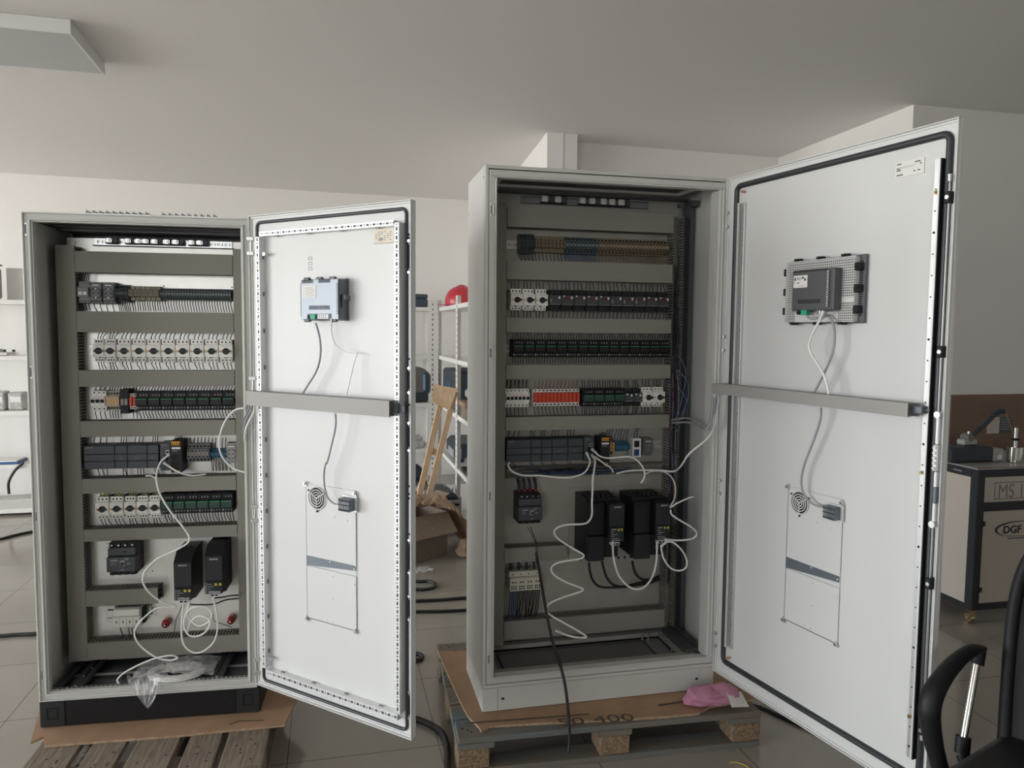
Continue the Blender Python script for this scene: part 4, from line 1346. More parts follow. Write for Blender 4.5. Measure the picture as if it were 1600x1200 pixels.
for i in range(12):
    o = pr2 if i == 0 else copy_tree(pr2)
    place(o, FR, RP, .274 + i * .0169, 1.176, f'{ORD[11 - i]} red plug-in relay from the hinge side, fourth row, {CABR}', 'red plug-in relays')
row('c_r4', lambda: contactor(.0466, .076, .036, .04, 'green'), FR, RP, [.5015 + i * .0468 for i in range(4)], 1.172,
    from_hinges(4, 'black contactor with green line', f'fourth row, {CABR}'), 'black contactors with green lines')
d2 = dark_breaker(.040, .076, .036, .04, True, False)
place(d2, FR, RP, .6865, 1.172, 'charcoal rocker breaker beside the green-lined contactors, fourth row, pale-plinth cabinet', 'charcoal motor breakers with white rockers')
o = copy_tree(d2); place(o, FR, RP, .7270, 1.172, 'charcoal rocker breaker beside the two white knob breakers, fourth row, pale-plinth cabinet', 'charcoal motor breakers with white rockers')
mb4 = motor_breaker(.0525, .087, .034, .036)
place(mb4, FR, RP, .7745, 1.167, 'white knob breaker beside the charcoal breaker, fourth row of the pale-plinth cabinet', 'white motor breakers with black knobs')
o = copy_tree(mb4); place(o, FR, RP, .8275, 1.167, 'white knob breaker ending the fourth row beside the open duct, pale-plinth cabinet', 'white motor breakers with black knobs')
plcs = [(.143, .248, 'plc_controller', 'wide slate controller with lettering starting the fifth row, pale-plinth cabinet', True),
        (.248, .294, 'plc_module', 'narrow slate module touching the wide controller, fifth row, pale-plinth cabinet', False),
        (.294, .340, 'plc_module', 'second narrow slate module from the wide controller, fifth row, pale-plinth cabinet', False),
        (.340, .410, 'plc_module', 'third slate module from the wide controller, fifth row, pale-plinth cabinet', False),
        (.410, .479, 'plc_module', 'slate module touching the network switch, fifth row, pale-plinth cabinet', False)]
for a, b, nm, lb, br in plcs:
    t = plc_module(b - a, .096, .085, nm, lb, br); place(t, FR, RP, (a + b) / 2, .943, lb, 'slate controller modules')
    wires(t, [(-.3 + .2 * i) * (b - a) for i in range(3)], -.03, .096, .036, True)
    wires(t, [(-.3 + .2 * i) * (b - a) for i in range(2)], -.03, 0, .028, False, 'wire_blue')
network_switch('slate network switch with bunched white cables, fifth row, pale-plinth cabinet', FR, RP, .507, .938, .046, .103)
power_supply('black power supply with orange connector, fifth row of the pale-plinth cabinet', FR, RP, .578, .921, .040, .120)
row('r5a', lambda: terminal(.0112, .078, .055, 'rust_terminal', 'orange', .04, 0), FR, RP, [.6055 + i * .0113 for i in range(3)], .953,
    from_hinges(3, 'brown and orange terminal', f'fifth row, {CABR}'), G)
row('r5b', lambda: terminal(.0134, .042, .05, 'blue', 'wire_blue', .06, 0, 'wire_blue'), FR, RP, [.645 + i * .0135 for i in range(5)], .968,
    from_hinges(5, 'blue neutral terminal', f'fifth row, {CABR}'), G)


def service_interface():
    lb = 'white twin-port interface with black and blue openings, fifth row, pale-plinth cabinet'
    t = thing('service_interface', lb, 'interface')
    m = MB(); m.box(-.020, .020, -.050, 0, 0, .084, 'lamp_white', .002); m.box(-.014, .010, -.0506, -.050, .046, .074, 'hole'); m.box(-.014, .010, -.0506, -.050, .008, .036, 'wire_blue')
    m.box(-.016, .014, -.0512, -.0506, .037, .041, 'lamp_white'); m.build('housing', t)
    wires(t, [-.006, .006], -.03, .084, .05, True)
    place(t, FR, RP, .739, .942, lb)


service_interface()
s4 = din_socket(.040, .070, 'socket_grey'); place(s4, FR, RP, .788, .952, 'dark socket outlet beside the white twin-port interface, pale-plinth cabinet', 'socket outlets in the cabinets')
moulded_breaker('grey moulded circuit breaker with toggle under thick black leads, pale-plinth cabinet', FR, RP, .243, .682, .098, .125, .112)
t = thing('power_lead', 'four thick black leads dropping into the moulded breaker', 'cable', FR.P(.243, RP - .035, .81), FR.yaw)
for i in range(4):
    m = MB(); x = -.036 + i * .0245; m.tube([(x, -.02, .001), (x - .001, -.02, .03), (x - .004, -.005, .058)], .0062, 'cable_black', 8, False, 4); m.build('lead', t)
    m = MB(); m.cyl((x, -.02, .001), (x, -.02, .014), .0068, 'wire_red', 8); m.build('red_sleeve', t)


def big_drive(lb, F, plate, u, v):
    """u,v: lower corner of the body towards the handle side"""
    t = thing('frequency_drive', lb, 'frequency drive', group='large black frequency drives')
    W, H, D = .150, .262, .175
    m = MB()
    m.box(0, W, -D + .03, 0, 0, H - .004, 'drive_body', .002)
    m.box(.0, .078, -D, -D + .04, .105, H - .02, 'drive_body', .003)
    for i in range(8): m.box(.006 + i * .008, .010 + i * .008, -D - .0005, -D + .004, .118, H - .04, 'drive')
    for i in range(10): m.box(.004, .074, -D - .0008, -D + .002, .125 + i * .012, .1275 + i * .012, 'black')
    m.build('housing', t)
    m = MB()
    for i in range(6): m.box(.014 + i * .022, .026 + i * .022, -D + .045, -.05, H - .004, H + .006, 'charcoal', .001)
    m.build('top_vent', t)
    m = MB(); m.box(.002, .076, -D - .004, -D + .03, -.004, .102, 'drive', .003); m.build('lower_cover', t)
    m = MB(); m.box(.080, .148, -D - .042, -D + .03, .098, .246, 'drive_body', .002); m.box(.081, .147, -D - .047, -D - .042, .152, .245, 'drive', .002)
    m.build('control_unit', t)
    text('SIEMENS', .0085, 'lamp_white', t, (.100, -D - .0476, .232))
    m = MB(); m.box(.083, .146, -D - .046, -D - .040, .086, .149, 'drive', .002); m.build('connection_panel', t)
    m = MB()
    for q in ((.090, .112, .138, .143), (.090, .118, .118, .121), (.090, .104, .110, .113), (.090, .122, .100, .103), (.092, .13, .092, .096), (.09, .10, .127, .131)): m.box(q[0], q[1], -D - .0466, -D - .046, q[2], q[3], 'wire_grey')
    for x in (.118, .132): m.box(x, x + .008, -D - .0466, -D - .046, .134, .143, 'yellow')
    m.build('panel_print', t)
    m = MB(); m.box(.090, .128, -D - .046, -D - .02, .072, .0855, 'lamp_white', .002); m.box(.094, .108, -D - .0466, -D - .046, .075, .082, 'hole'); m.box(.112, .124, -D - .0466, -D - .046, .075, .082, 'hole'); m.build('plug_connector', t)
    m = MB(); m.box(-.024, W + .002, .001, .007, -.055, H + .012, 'zinc_shaded', .001)
    for x in (.0, .03, .06): m.cyl((x, -.004, -.05), (x, .002, -.05), .005, 'black', 8)
    m.build('base_plate', t)
    place(t, F, plate, u, v, lb)
    return t


big_drive('large black frequency drive nearer the moulded breaker, pale-plinth cabinet', FR, RP, .472, .532)
big_drive('large black frequency drive nearer the hinges, pale-plinth cabinet', FR, RP, .680, .530)


def distribution_block():
    lb = 'white four-pole terminal block with thick leads above, low in the pale-plinth cabinet'
    t = thing('distribution_block', lb, 'terminal block')
    m = MB(); W, H = .138, .078
    m.box(-W / 2, W / 2, -.060, 0, 0, H, 'cream', .002); m.box(-W / 2, W / 2, -.082, -.055, 0, H * .72, 'cream', .002)
    for i in range(4):
        x = -W / 2 + W * (i + .5) / 4
        for z in (.10, .22):
            for q in (-.009, 0, .009): m.box(x + q - .003, x + q + .003, -.0826, -.082, H * z, H * (z + .07), 'hole')
        for q in (-.006, .006): m.box(x + q - .003, x + q + .003, -.0826, -.082, H * .45, H * .54, 'hole')
        m.cyl((x, -.0606, H * .85), (x, -.0595, H * .85), .003, 'hole', 8)
    m.build('housing', t)
    for i in range(4):
        x = -W / 2 + W * (i + .5) / 4
        m = MB(); m.tube([(x - .004, -.035, H + .001), (x - .004, -.035, H + .018), (x - .005, -.03, H + .035)], .0058, 'cable_black', 8, False, 3); m.build('lead', t)
    q = random.Random(5)
    for i in range(16):
        x = -W / 2 + .006 + i * (W - .012) / 15; e = x + q.uniform(-.022, .004)
        m = MB(); m.tube([(x, -.070, -.001), (x - .002, -.068, -.04), ((x + e) / 2, -.056, -.09), (e, -.045, -.128)], .0024, 'wire_blue' if i < 4 else 'wire_black', 6, False, 4); m.build('wire', t)
    place(t, FR, RP, .2325, .388, lb)


distribution_block()

# ================================================================== CABLES
def cable(F, pts, r, k, label, name='network_cable', cat='cable', group=None, ends=(), plug='lamp_white', sub=6, n=8):
    P = F.path(pts) if len(pts[0]) == 3 else pts
    base = P[0].copy()
    P = [p - base for p in P]
    t = thing(name, label, cat, F.m @ base, F.yaw, group)
    MB().tube(P, r, k, n, False, sub).build('cable', t)
    for e in ends:
        a, b = (P[0], P[1]) if e == 0 else (P[-1], P[-2])
        d = (b - a).normalized()
        m = MB(); m.cyl(a - d * .008, a + d * .014, r * 1.35, plug, 8); m.cyl(a - d * .016, a - d * .006, r * 1.6, plug, 6); m.build('plug', t)
    return t


def scr(z, ox, oy, pts, w):
    """picture measures taken in an enlarged view -> (px, py, depth)"""
    n = len(pts)
    ws = w if isinstance(w, (list, tuple)) else None
    out = []
    for i, (x, y) in enumerate(pts):
        if ws:
            f = i / (n - 1) * (len(ws) - 1); j = min(int(f), len(ws) - 2); d = ws[j] + (ws[j + 1] - ws[j]) * (f - j)
        else: d = w
        out.append((ox + x / z, oy + y / z, d))
    return out


NC = 'white network cables'
cable(FL, scr(5, 80, 640, [(896, 372), (862, 400), (834, 455), (822, 510), (824, 570), (850, 660), (920, 780), (1000, 880), (1060, 960), (1078, 1005), (1062, 1045), (980, 1095), (880, 1140)], [.150, .13, .09, .06, .05, .05])[:]
      + scr(4, 20, 820, [(900, 215), (832, 280), (812, 350), (850, 420), (930, 480), (1018, 510)], [.05, .05, .06, .09])
      + scr(4, 20, 820, [(985, 513), (900, 522), (820, 580), (766, 650), (766, 710), (812, 770), (900, 830), (980, 846), (1030, 832), (990, 817), (900, 832), (800, 870), (705, 920), (655, 965), (664, 992)], [.09, .08, .07, .06, .05, .05, .04]),
      .0034, 'cable_white', 'long white network cable winding down from the switch to the cabinet floor, black-plinth cabinet', group=NC, ends=(0,))
cable(FL, scr(5, 80, 640, [(905, 432), (965, 472), (1040, 505), (1120, 515), (1205, 505)], [.155, .14, .15, .178]), .0034, 'cable_white',
      'short white network cable going from the switch into the duct, black-plinth cabinet', group=NC, ends=(0,))
cable(FL, scr(5, 80, 640, [(738, 520), (775, 516), (805, 530), (816, 542)], [.170, .165, .17]), .003, 'cable_white',
      'stub of white cable showing above the duct under the slate modules', group=NC)
cable(FL, scr(5, 80, 640, [(1510, -12), (1440, 2), (1382, 55), (1332, 150), (1311, 260), (1325, 345), (1370, 415), (1440, 467), (1512, 490)], [-.075, -.05, -.03, -.02, -.03]), .0032, 'cable_white',
      'white cable arching out of the door duct across the black-plinth cabinet opening', group=NC)
cable(FL, scr(4, 20, 820, [(1066, 490), (1060, 560), (1055, 650), (1060, 720), (1085, 770), (1140, 800), (1200, 785), (1258, 730), (1279, 650), (1274, 560), (1258, 475)], [.078, .07, .06, .06, .07, .08]), .0034, 'cable_white',
      'white network cable looping between the two small drives', group=NC, ends=(0, -1))
cable(FL, scr(4, 20, 820, [(1102, 492), (1090, 540), (1110, 595), (1165, 632), (1222, 608), (1243, 560), (1220, 522), (1160, 510), (1105, 530), (1072, 590), (1075, 650), (1100, 688), (1140, 698), (1195, 678), (1228, 630), (1228, 595), (1195, 572), (1145, 576), (1108, 615), (1092, 670)], [.078, .06, .05, .06, .05, .055, .07]), .0034, 'cable_white',
      'coiled white network cable hanging under the lower small drive', group=NC, ends=(0,))
cable(FL, scr(4, 20, 820, [(1100, 497), (1180, 500), (1260, 495), (1330, 470), (1412, 460)], [.12, .14, .16]), .003, 'cable_black', 'black motor cable under the small drives, lower of two', 'power_cable')
cable(FL, scr(4, 20, 820, [(1262, 458), (1310, 452), (1370, 442), (1412, 440)], [.12, .15]), .003, 'cable_black', 'black motor cable under the small drives, upper of two', 'power_cable')
cable(FL, scr(4, 20, 820, [(1062, 490), (1048, 530), (1022, 590), (1010, 668)], [.20, .23, .235]), .0013, 'cable_black', 'thin black wire hanging from the lower small drive', 'earth_wire')
cable(FL, scr(4, 20, 820, [(1252, 560), (1258, 600), (1310, 620), (1368, 640)], [.22, .24]), .0013, 'cable_black', 'thin black wire curving under the higher small drive', 'earth_wire')
# hinge bundle of the narrower door
for i, pts in enumerate(([(105, 448), (98, 510), (60, 580), (30, 650), (14, 720), (14, 775)], [(84, 448), (60, 510), (28, 570), (8, 640), (-6, 700)], [(62, 448), (38, 510), (12, 560), (-8, 620)])):
    cable(FL, scr(6, 380, 560, pts, [[-.065, -.05, -.02], [-.05, -.035, -.012], [-.038, -.025, -.012]][i]), .0036 if i == 0 else .003, ('cable_white', 'cable_grey', 'cable_grey')[i],
          ('whitish cable hanging below the door duct at the hinges, black-plinth cabinet', 'grey cable beside the whitish one below the door duct, black-plinth cabinet', 'shortest grey cable entering the black-plinth cabinet below the door duct')[i], 'door_cable')
# door cables
DC = 'cables on the cabinet doors'
cable(DL, scr(5.456, 440, 420, [(290, 462), (308, 520), (326, 600), (333, 700), (320, 800), (288, 890), (228, 985), (180, 1062)], [-.045, -.045, -.04, -.035, -.04]), .0036, 'cable_grey', 'grey cable from the silver operator panel to the door duct', 'door_cable', group=DC)
cable(DL, scr(5.456, 440, 420, [(425, 458), (422, 520), (440, 610), (490, 680), (560, 714), (640, 720), (632, 752), (606, 850), (580, 960), (553, 1080)], [-.045, -.04, -.03, -.02, -.03, -.05]), .0022, 'cable_white', 'thin white cable from the silver operator panel to the door duct', 'door_cable', group=DC, ends=(0,), plug='perf_rail')
cable(DL, scr(2.857, 380, 300, [(412, 990), (412, 1050), (392, 1140), (374, 1210)], [-.05, -.04])
      + scr(2.5, 380, 700, [(322, 60), (315, 115), (326, 185), (356, 218), (384, 214)], [-.04, -.03, -.02]), .0032, 'cable_grey', 'grey cable from the door duct down to the terminal strip, narrower door', 'door_cable', group=DC)
cable(DR, scr(5, 1200, 380, [(420, 562), (398, 610), (345, 715), (320, 800), (342, 872), (415, 990), (456, 1085), (474, 1180)], [-.078, -.078, -.076, -.07]), .0042, 'cable_white', 'white cable from the dark operator panel to the door duct', 'door_cable', group=DC, ends=(0,))
cable(DR, scr(5, 1200, 380, [(304, 570), (322, 582), (350, 592), (395, 578), (440, 560), (490, 592), (516, 660), (520, 760), (500, 870), (440, 1015), (362, 1165)], [-.06, -.055, -.05, -.055]), .0040, 'cable_grey', 'grey cable crossing behind the white one below the dark operator panel', 'door_cable', group=DC)
cable(DR, scr(3, 1100, 540, [(548, 292), (545, 350), (512, 450), (470, 560), (456, 640), (470, 700), (510, 742), (556, 758), (582, 758)], [-.05, -.04, -.03, -.025]), .0038, 'cable_grey', 'grey cable from the door duct down to the terminal strip, wider door', 'door_cable', group=DC)
# pale-plinth cabinet network cables
Z4 = (5.333, 780, 580); Z3 = (4.706, 780, 720); Z2 = (4.706, 780, 900); Z7 = (3.636, 720, 540)
cable(FR, scr(*Z4, [(738, 704), (756, 745), (745, 795), (700, 852), (600, 884), (480, 884), (340, 870), (200, 868), (112, 838), (76, 790), (84, 762)], [.23, .20, .18, .19, .22, .24]), .0038, 'cable_white',
      'white network cable sagging from the switch across the uncovered duct', group=NC, ends=(0,))
cable(FR, scr(*Z4, [(780, 712), (798, 745), (790, 830), (775, 940)], [.225, .16, .10]) + scr(*Z3, [(690, 100), (682, 300), (682, 390), (662, 440), (620, 464), (500, 470), (430, 490), (404, 522), (430, 570), (520, 632), (600, 678), (622, 700), (592, 722), (500, 735), (420, 755), (381, 795), (410, 845), (500, 897), (590, 930), (616, 946), (590, 965), (480, 1000), (385, 1040)], [.09, .06, .05, .05, .06, .06])
      + scr(*Z2, [(348, 232), (360, 275), (440, 325), (560, 392), (640, 445), (600, 454), (520, 442), (436, 412)], [.06, .05, .05]), .0040, 'cable_white',
      'long white network cable zigzagging down with its plug hanging free, pale-plinth cabinet', group=NC, ends=(0, -1))
cable(FR, scr(*Z4, [(792, 668), (834, 706), (900, 724), (1000, 718), (1090, 714), (1150, 744), (1195, 800), (1212, 860), (1200, 905), (1180, 932)], [.235, .19, .16, .14, .14]), .0038, 'cable_white',
      'white network cable bowing out from the switch with a loose end, pale-plinth cabinet', group=NC, ends=(0,))
cable(FR, scr(*Z4, [(816, 728), (884, 776), (930, 806), (950, 842)], [.232, .215, .235]), .0036, 'cable_white',
      'short white network cable from the switch into the uncovered duct', group=NC, ends=(0,))
cable(FR, scr(*Z7, [(885, 728), (950, 712), (1060, 708), (1140, 710), (1212, 714), (1252, 682), (1300, 612), (1400, 528), (1440, 458), (1452, 380), (1468, 292)], [.25, .19, .12, .0, -.035, -.05]), .0040, 'cable_white',
      'white cable crossing from the uncovered duct to the wider door', group=NC)
cable(FR, scr(*Z7, [(1040, 735), (1085, 714), (1150, 716), (1195, 745), (1218, 800), (1213, 870), (1190, 918)], [.25, .25, .17, .085]) + scr(*Z7, [(1230, 895), (1290, 868), (1322, 858)], [.08, .08, .09]), .0036, 'cable_white',
      'white cable with a free end sticking out beside the nearer-hinge drive', group=NC)
cable(FR, scr(*Z7, [(1192, 932), (1198, 960), (1240, 990), (1305, 1028), (1340, 1066), (1318, 1096), (1250, 1106), (1178, 1104)], [.075, .07, .07, .07]), .0038, 'cable_white',
      'white cable curving out to the drive connector near the hinges', group=NC, ends=(-1,))
cable(FR, scr(*Z3, [(1212, 612), (1232, 596), (1285, 604), (1350, 668), (1380, 740), (1368, 790), (1322, 808), (1262, 790), (1212, 725), (1194, 660), (1190, 618)], [.085, .075, .07, .075, .085]), .0038, 'cable_white',
      'white cable loop hanging from the drive connector near the hinges', group=NC, ends=(0,))
cable(FR, scr(*Z3, [(834, 622), (842, 720), (872, 830), (930, 908), (1000, 945), (1064, 930), (1122, 860), (1154, 750), (1160, 620)], [.09, .08, .07, .08, .09]), .0040, 'cable_white',
      'white network cable hanging between the two large drives', group=NC, ends=(0, -1))
for i, (pts, lb) in enumerate(((((1200, 424), (1280, 412), (1335, 428), (1395, 462), (1428, 400), (1452, 292)), 'upper grey cable from the open duct to the wider door'), (((1200, 440), (1290, 436), (1345, 454), (1390, 476), (1420, 430), (1436, 296)), 'lower grey cable from the open duct to the wider door'))):
    cable(FR, scr(*Z7, pts, ([.24, .16, .08, -.03, -.045, -.05], [.225, .14, .06, -.045, -.06, -.065])[i]), .0042, 'cable_grey', lb, 'door_cable')
for i, dx in enumerate((-7, 7)):
    cable(FR, scr(*Z3, [(218 + dx * 1.6, 486), (242 + dx, 535), (270 + dx * .4, 600), (278 - dx, 650), (276 + dx, 720), (288 + dx * .5, 780)], [.235 - i * .008, .22 - i * .008, .19 - i * .008, .17 - i * .006]), .0017, 'cable_black', ('thin black wire dropping from the moulded breaker, twisted with another', 'second thin black wire dropping from the moulded breaker')[i], 'earth_wire')
cable(FR, scr(3, 720, 800, [(354, 190), (362, 240), (374, 310), (392, 420), (415, 540), (440, 640), (470, 730), (490, 820), (502, 920), (510, 1040), (506, 1130)], [.155, .13, .08, .0, -.04, -.06, -.08, -.14, -.21, -.25]), .0062, 'cable_black',
      'thick black cable hanging out of the pale-plinth cabinet over its plinth', 'power_cable', sub=8)
for i, (pts, lb) in enumerate(((((660, 752), (668, 815), (690, 880), (740, 925), (830, 932), (950, 925), (1100, 900), (1185, 870)), 'lowest black motor cable under the large drives'),
                               (((757, 742), (768, 790), (790, 855), (830, 905), (900, 925), (1020, 900), (1170, 862)), 'middle black motor cable under the large drives'),
                               (((978, 738), (990, 795), (1010, 840), (1060, 875), (1120, 870), (1175, 850)), 'upper black motor cable under the drive nearer the hinges'))):
    cable(FR, scr(*Z3, pts, ([.222, .226, .230, .234], [.240, .244, .247, .250], [.256, .262, .266, .268])[i]), .0055, 'cable_black', lb, 'power_cable')

# bagged coil on the floor of the black-plinth cabinet
t = thing('cable_coil', 'flat coil of white cable with paper label in a clear bag, black-plinth cabinet floor', 'cable coil', FL.P(.46, .085, .1365), FL.yaw)
m = MB()
for j in range(3):
    for i in range(5):
        R = .098 - i * .0065
        m.tube([(R * 1.05 * math.cos(2 * PI * a / 28), R * .72 * math.sin(2 * PI * a / 28), .0036 + j * .0062) for a in range(28)], .0031, 'cable_white', 6, True, 1)
m.build('cable_windings', t)
m = MB(); m.add([(-.045, -.030, .024), (.060, -.020, .024), (.055, .038, .026), (-.040, .030, .026), (-.045, -.030, .0225), (.060, -.020, .0225), (.055, .038, .0245), (-.040, .030, .0245)], [(0, 1, 2, 3), (7, 6, 5, 4), (0, 4, 5, 1), (1, 5, 6, 2), (2, 6, 7, 3), (3, 7, 4, 0)], 'paper'); m.build('paper_label', t)
rb = random.Random(11)
m = MB(); nx, ny = 18, 14; vs = []
for j in range(ny + 1):
    for i in range(nx + 1):
        a = i / nx; b = j / ny
        x = -.155 + .30 * a; y = -.066 + .20 * b
        z = .034 + rb.uniform(-.006, .008) - .020 * (abs(a - .5) * 2) ** 3 - .02 * max(0, b - .7) * 3
        vs.append((x + rb.uniform(-.004, .004), y, z))
fs = [(j * (nx + 1) + i, j * (nx + 1) + i + 1, (j + 1) * (nx + 1) + i + 1, (j + 1) * (nx + 1) + i) for j in range(ny) for i in range(nx)]
m.add(vs, fs, 'clear_bag', False)
# gathered corner hanging over the sill
vs = []; n = 12; k = 9
for j in range(k + 1):
    f = j / k
    for i in range(n + 1):
        a = i / n; wd = .075 * (1 - f) ** .8 + .002
        x = -.085 + wd * (a * 2 - 1) + .012 * f; y = -.070 - .050 * math.sin(min(1, f * 2.2) * PI / 2) + .006 * math.cos(a * 21 + j) * (1 - f * .6)
        z = .036 + .004 * math.cos(a * 15) - .135 * max(0, f - .22)
        vs.append((x, y, z))
fs = [(j * (n + 1) + i, j * (n + 1) + i + 1, (j + 1) * (n + 1) + i + 1, (j + 1) * (n + 1) + i) for j in range(k) for i in range(n)]
m.add(vs, fs, 'clear_bag', False)
m.build('plastic_bag', t)

# ================================================================== PALLETS, CARDBOARD, BAG
def pallet(F, L, D, label, k, boards, along='x', blocks=True):
    """boards: list of (start, width) across the board direction"""
    t = thing('wooden_pallet', label, 'pallet', F.o, F.yaw, 'wooden pallets')
    H = .143
    q = random.Random(len(boards))
    for a, w in boards:
        m = MB(); e = q.uniform(-.006, .006)
        if along == 'x': m.box(e, L + e, a, a + w, H - .022, H, k, .003)
        else: m.box(a, a + w, e, D + e, H - .022, H, k, .003)
        for _ in range(9):
            if along == 'x': nx, ny = q.choice((.06, L / 2, L - .06)) + q.uniform(-.05, .05), a + q.uniform(.02, w - .02)
            else: nx, ny = a + q.uniform(.02, w - .02), q.choice((.07, .12, D / 2, D - .08)) + q.uniform(-.05, .05)
            m.cyl((nx, ny, H - .001), (nx, ny, H + .0003), .0042, 'hole', 7)
        m.build('deck_board', t)
    for i in range(3):
        m = MB()
        if along == 'x': c = (0, L / 2 - .07, L - .14)[i]; m.box(c, c + .14, 0, D, H - .044, H - .0225, k, .002)
        else: c = (0, D / 2 - .07, D - .14)[i]; m.box(0, L, c, c + .14, H - .044, H - .0225, k, .002)
        m.build('stringer_board', t)
    for i in range(3):
        for j in range(3):
            m = MB()
            cx = (0, L / 2 - .06, L - .12)[i]; cy = (0, D / 2 - .06, D - .12)[j]
            m.box(cx + .002, cx + .122, cy + .002, cy + .118, .0225, H - .0445, 'chipboard', .004); m.build('block', t)
    for i in range(3):
        m = MB()
        if along == 'x': c = (0, D / 2 - .05, D - .10)[i]; m.box(0, L, c, c + .1, 0, .022, k, .002)
        else: c = (0, L / 2 - .05, L - .1)[i]; m.box(c, c + .1, 0, D, 0, .022, k, .002)
        m.build('bottom_board', t)
    return t


PR = Frame((-.190, 2.655, 0), .187)
pallet(PR, 1.215, .86, 'weathered bluish wooden pallet with chipboard blocks under the pale-plinth cabinet', 'pallet_blue',
       [(0, .135), (.155, .10), (.275, .135), (.43, .10), (.555, .12), (.71, .145)], 'x')
PL = Frame((-1.640, 2.335, 0), .20)
pallet(PL, .80, 1.2, 'brown slatted wooden pallet under the black-plinth cabinet', 'pallet_wood',
       [(0, .145), (.185, .115), (.337, .147), (.520, .112), (.655, .145)], 'y')


def sheet(name, label, pts, z0, th, k, edge, group=None, fold=None):
    """flat cardboard from floor points, with real thickness and a slightly wavy rim"""
    c = sum((V((p[0], p[1], 0)) for p in pts), V()) / len(pts)
    t = thing(name, label, 'cardboard', (c.x, c.y, z0), 0, group)
    m = MB(); n = len(pts)
    A = [(p[0] - c.x, p[1] - c.y, 0) for p in pts]; B = [(p[0] - c.x, p[1] - c.y, th) for p in pts]
    m.add(B, [tuple(range(n))], k); m.add(A, [tuple(range(n))[::-1]], k)
    m.add(A + B, [(i, (i + 1) % n, n + (i + 1) % n, n + i) for i in range(n)], edge)
    m.build('sheet', t)
    return t


ZP = .1435
def lv(px, py, z=.15): p = on_level(px, py, z); return (p.x, p.y)
cbR = sheet('cardboard_sheet', 'flattened brown cardboard with handwritten figures under the pale-plinth cabinet',
      [lv(684, 1018), lv(700, 1055), lv(722, 1103), lv(733, 1122), lv(748, 1136), lv(752, 1143), lv(765, 1135), lv(850, 1130), lv(940, 1126), lv(1040, 1120), lv(1092, 1115), lv(1108, 1105), lv(1180, 1092), (.95, 3.35), (.80, 3.50), (.1, 3.42)], ZP, .009, 'cardboard', 'cardboard_edge')
p = lv(872, 1134, .154); P0 = cbR.location
text('50 400', .074, 'marker', cbR, (p[0] - P0.x, p[1] - P0.y, .0095), (0, 0, .16), 'handwriting', sx=1.5, ext=.0002)
# torn upper layer and fold line
m = MB()
a = [lv(728, 1128, .155), lv(920, 1114, .155), lv(920, 1116, .155), lv(730, 1130.5, .155)]
m.add([(x - P0.x, y - P0.y, .0096) for x, y in a], [(0, 3, 2, 1)], 'marker')
b = [lv(1028, 1100, .155), lv(1095, 1090, .155), lv(1094, 1093, .155), lv(1030, 1103, .155)]
m.add([(x - P0.x, y - P0.y, .0096) for x, y in b], [(0, 3, 2, 1)], 'marker')
m.build('fold_line', cbR)
cbL = sheet('cardboard_sheet', 'flattened brown cardboard sticking out under the black plinth',
      [lv(48, 1160), lv(68, 1152), lv(70, 1166), lv(130, 1161), lv(180, 1157), lv(265, 1151), lv(340, 1143), lv(405, 1137), lv(445, 1133), lv(452, 1117), (-.86, 3.05), (-1.0, 3.2), (-1.75, 3.0), (-1.85, 2.85)], ZP, .009, 'cardboard', 'cardboard_edge')
P0 = cbL.location
m = MB(); a = [lv(357, 1131, .155), lv(372, 1125, .155), (lv(412, 1124, .155)), lv(412, 1125.5, .155), lv(373, 1126.5, .155), lv(358, 1132, .155)]
m.add([(x - P0.x, y - P0.y, .0096) for x, y in a], [(0, 5, 4, 1), (1, 4, 3, 2)], 'marker'); m.build('tear', cbL)
t = thing('plastic_scrap', 'clear plastic scrap caught between the boards of the brown pallet', 'plastic scrap', PL.P(.165, .20, .118), .20)
m = MB(); rb = random.Random(2); vs = []
for j in range(6):
    for i in range(5): vs.append((-.014 + i * .007 + rb.uniform(-.002, .002), -.06 + j * .022, rb.uniform(0, .014) + .002))
m.add(vs, [(j * 5 + i, j * 5 + i + 1, (j + 1) * 5 + i + 1, (j + 1) * 5 + i) for j in range(5) for i in range(4)], 'clear_bag'); m.build('film', t)

# pink bag
t = thing('plastic_bag', 'pink plastic bag with a white label lying on the cardboard corner below the wider door', 'bag', (.815, 2.925, .1540), .2)
m = MB(); rb = random.Random(4); nu, nv = 22, 11; vs = []
for j in range(nv + 1):
    th = PI * j / nv
    for i in range(nu):
        a = 2 * PI * i / nu
        r = 1 + .13 * math.sin(3 * a + 2 * th) + rb.uniform(-.09, .09)
        z = .034 + .034 * math.cos(th) * (1 + .25 * math.sin(2 * a + 1))
        vs.append((.115 * r * math.sin(th) ** .7 * math.cos(a), .070 * r * math.sin(th) ** .7 * math.sin(a), max(.0012, z)))
fs = [(j * nu + i, j * nu + (i + 1) % nu, (j + 1) * nu + (i + 1) % nu, (j + 1) * nu + i) for j in range(nv) for i in range(nu)]
m.add(vs, fs, 'pink_bag', False); m.build('bag', t)
m = MB(); m.add([(.045, -.088, .022), (.128, -.075, .010), (.122, -.020, .046), (.048, -.035, .058)], [(0, 1, 2, 3)], 'paper'); m.build('paper_label', t)
m = MB()
for i in range(3): m.add([(.106 + .0035 * (i % 2), -.0735 + i * .012, .0138 + i * .0075 + .002), (.116, -.072 + i * .012, .0123 + i * .0075 + .002), (.115, -.065 + i * .012, .017 + i * .0075 + .002), (.105, -.0665 + i * .012, .0185 + i * .0075 + .002)], [(0, 1, 2, 3)], 'ink')
m.build('label_print', t)

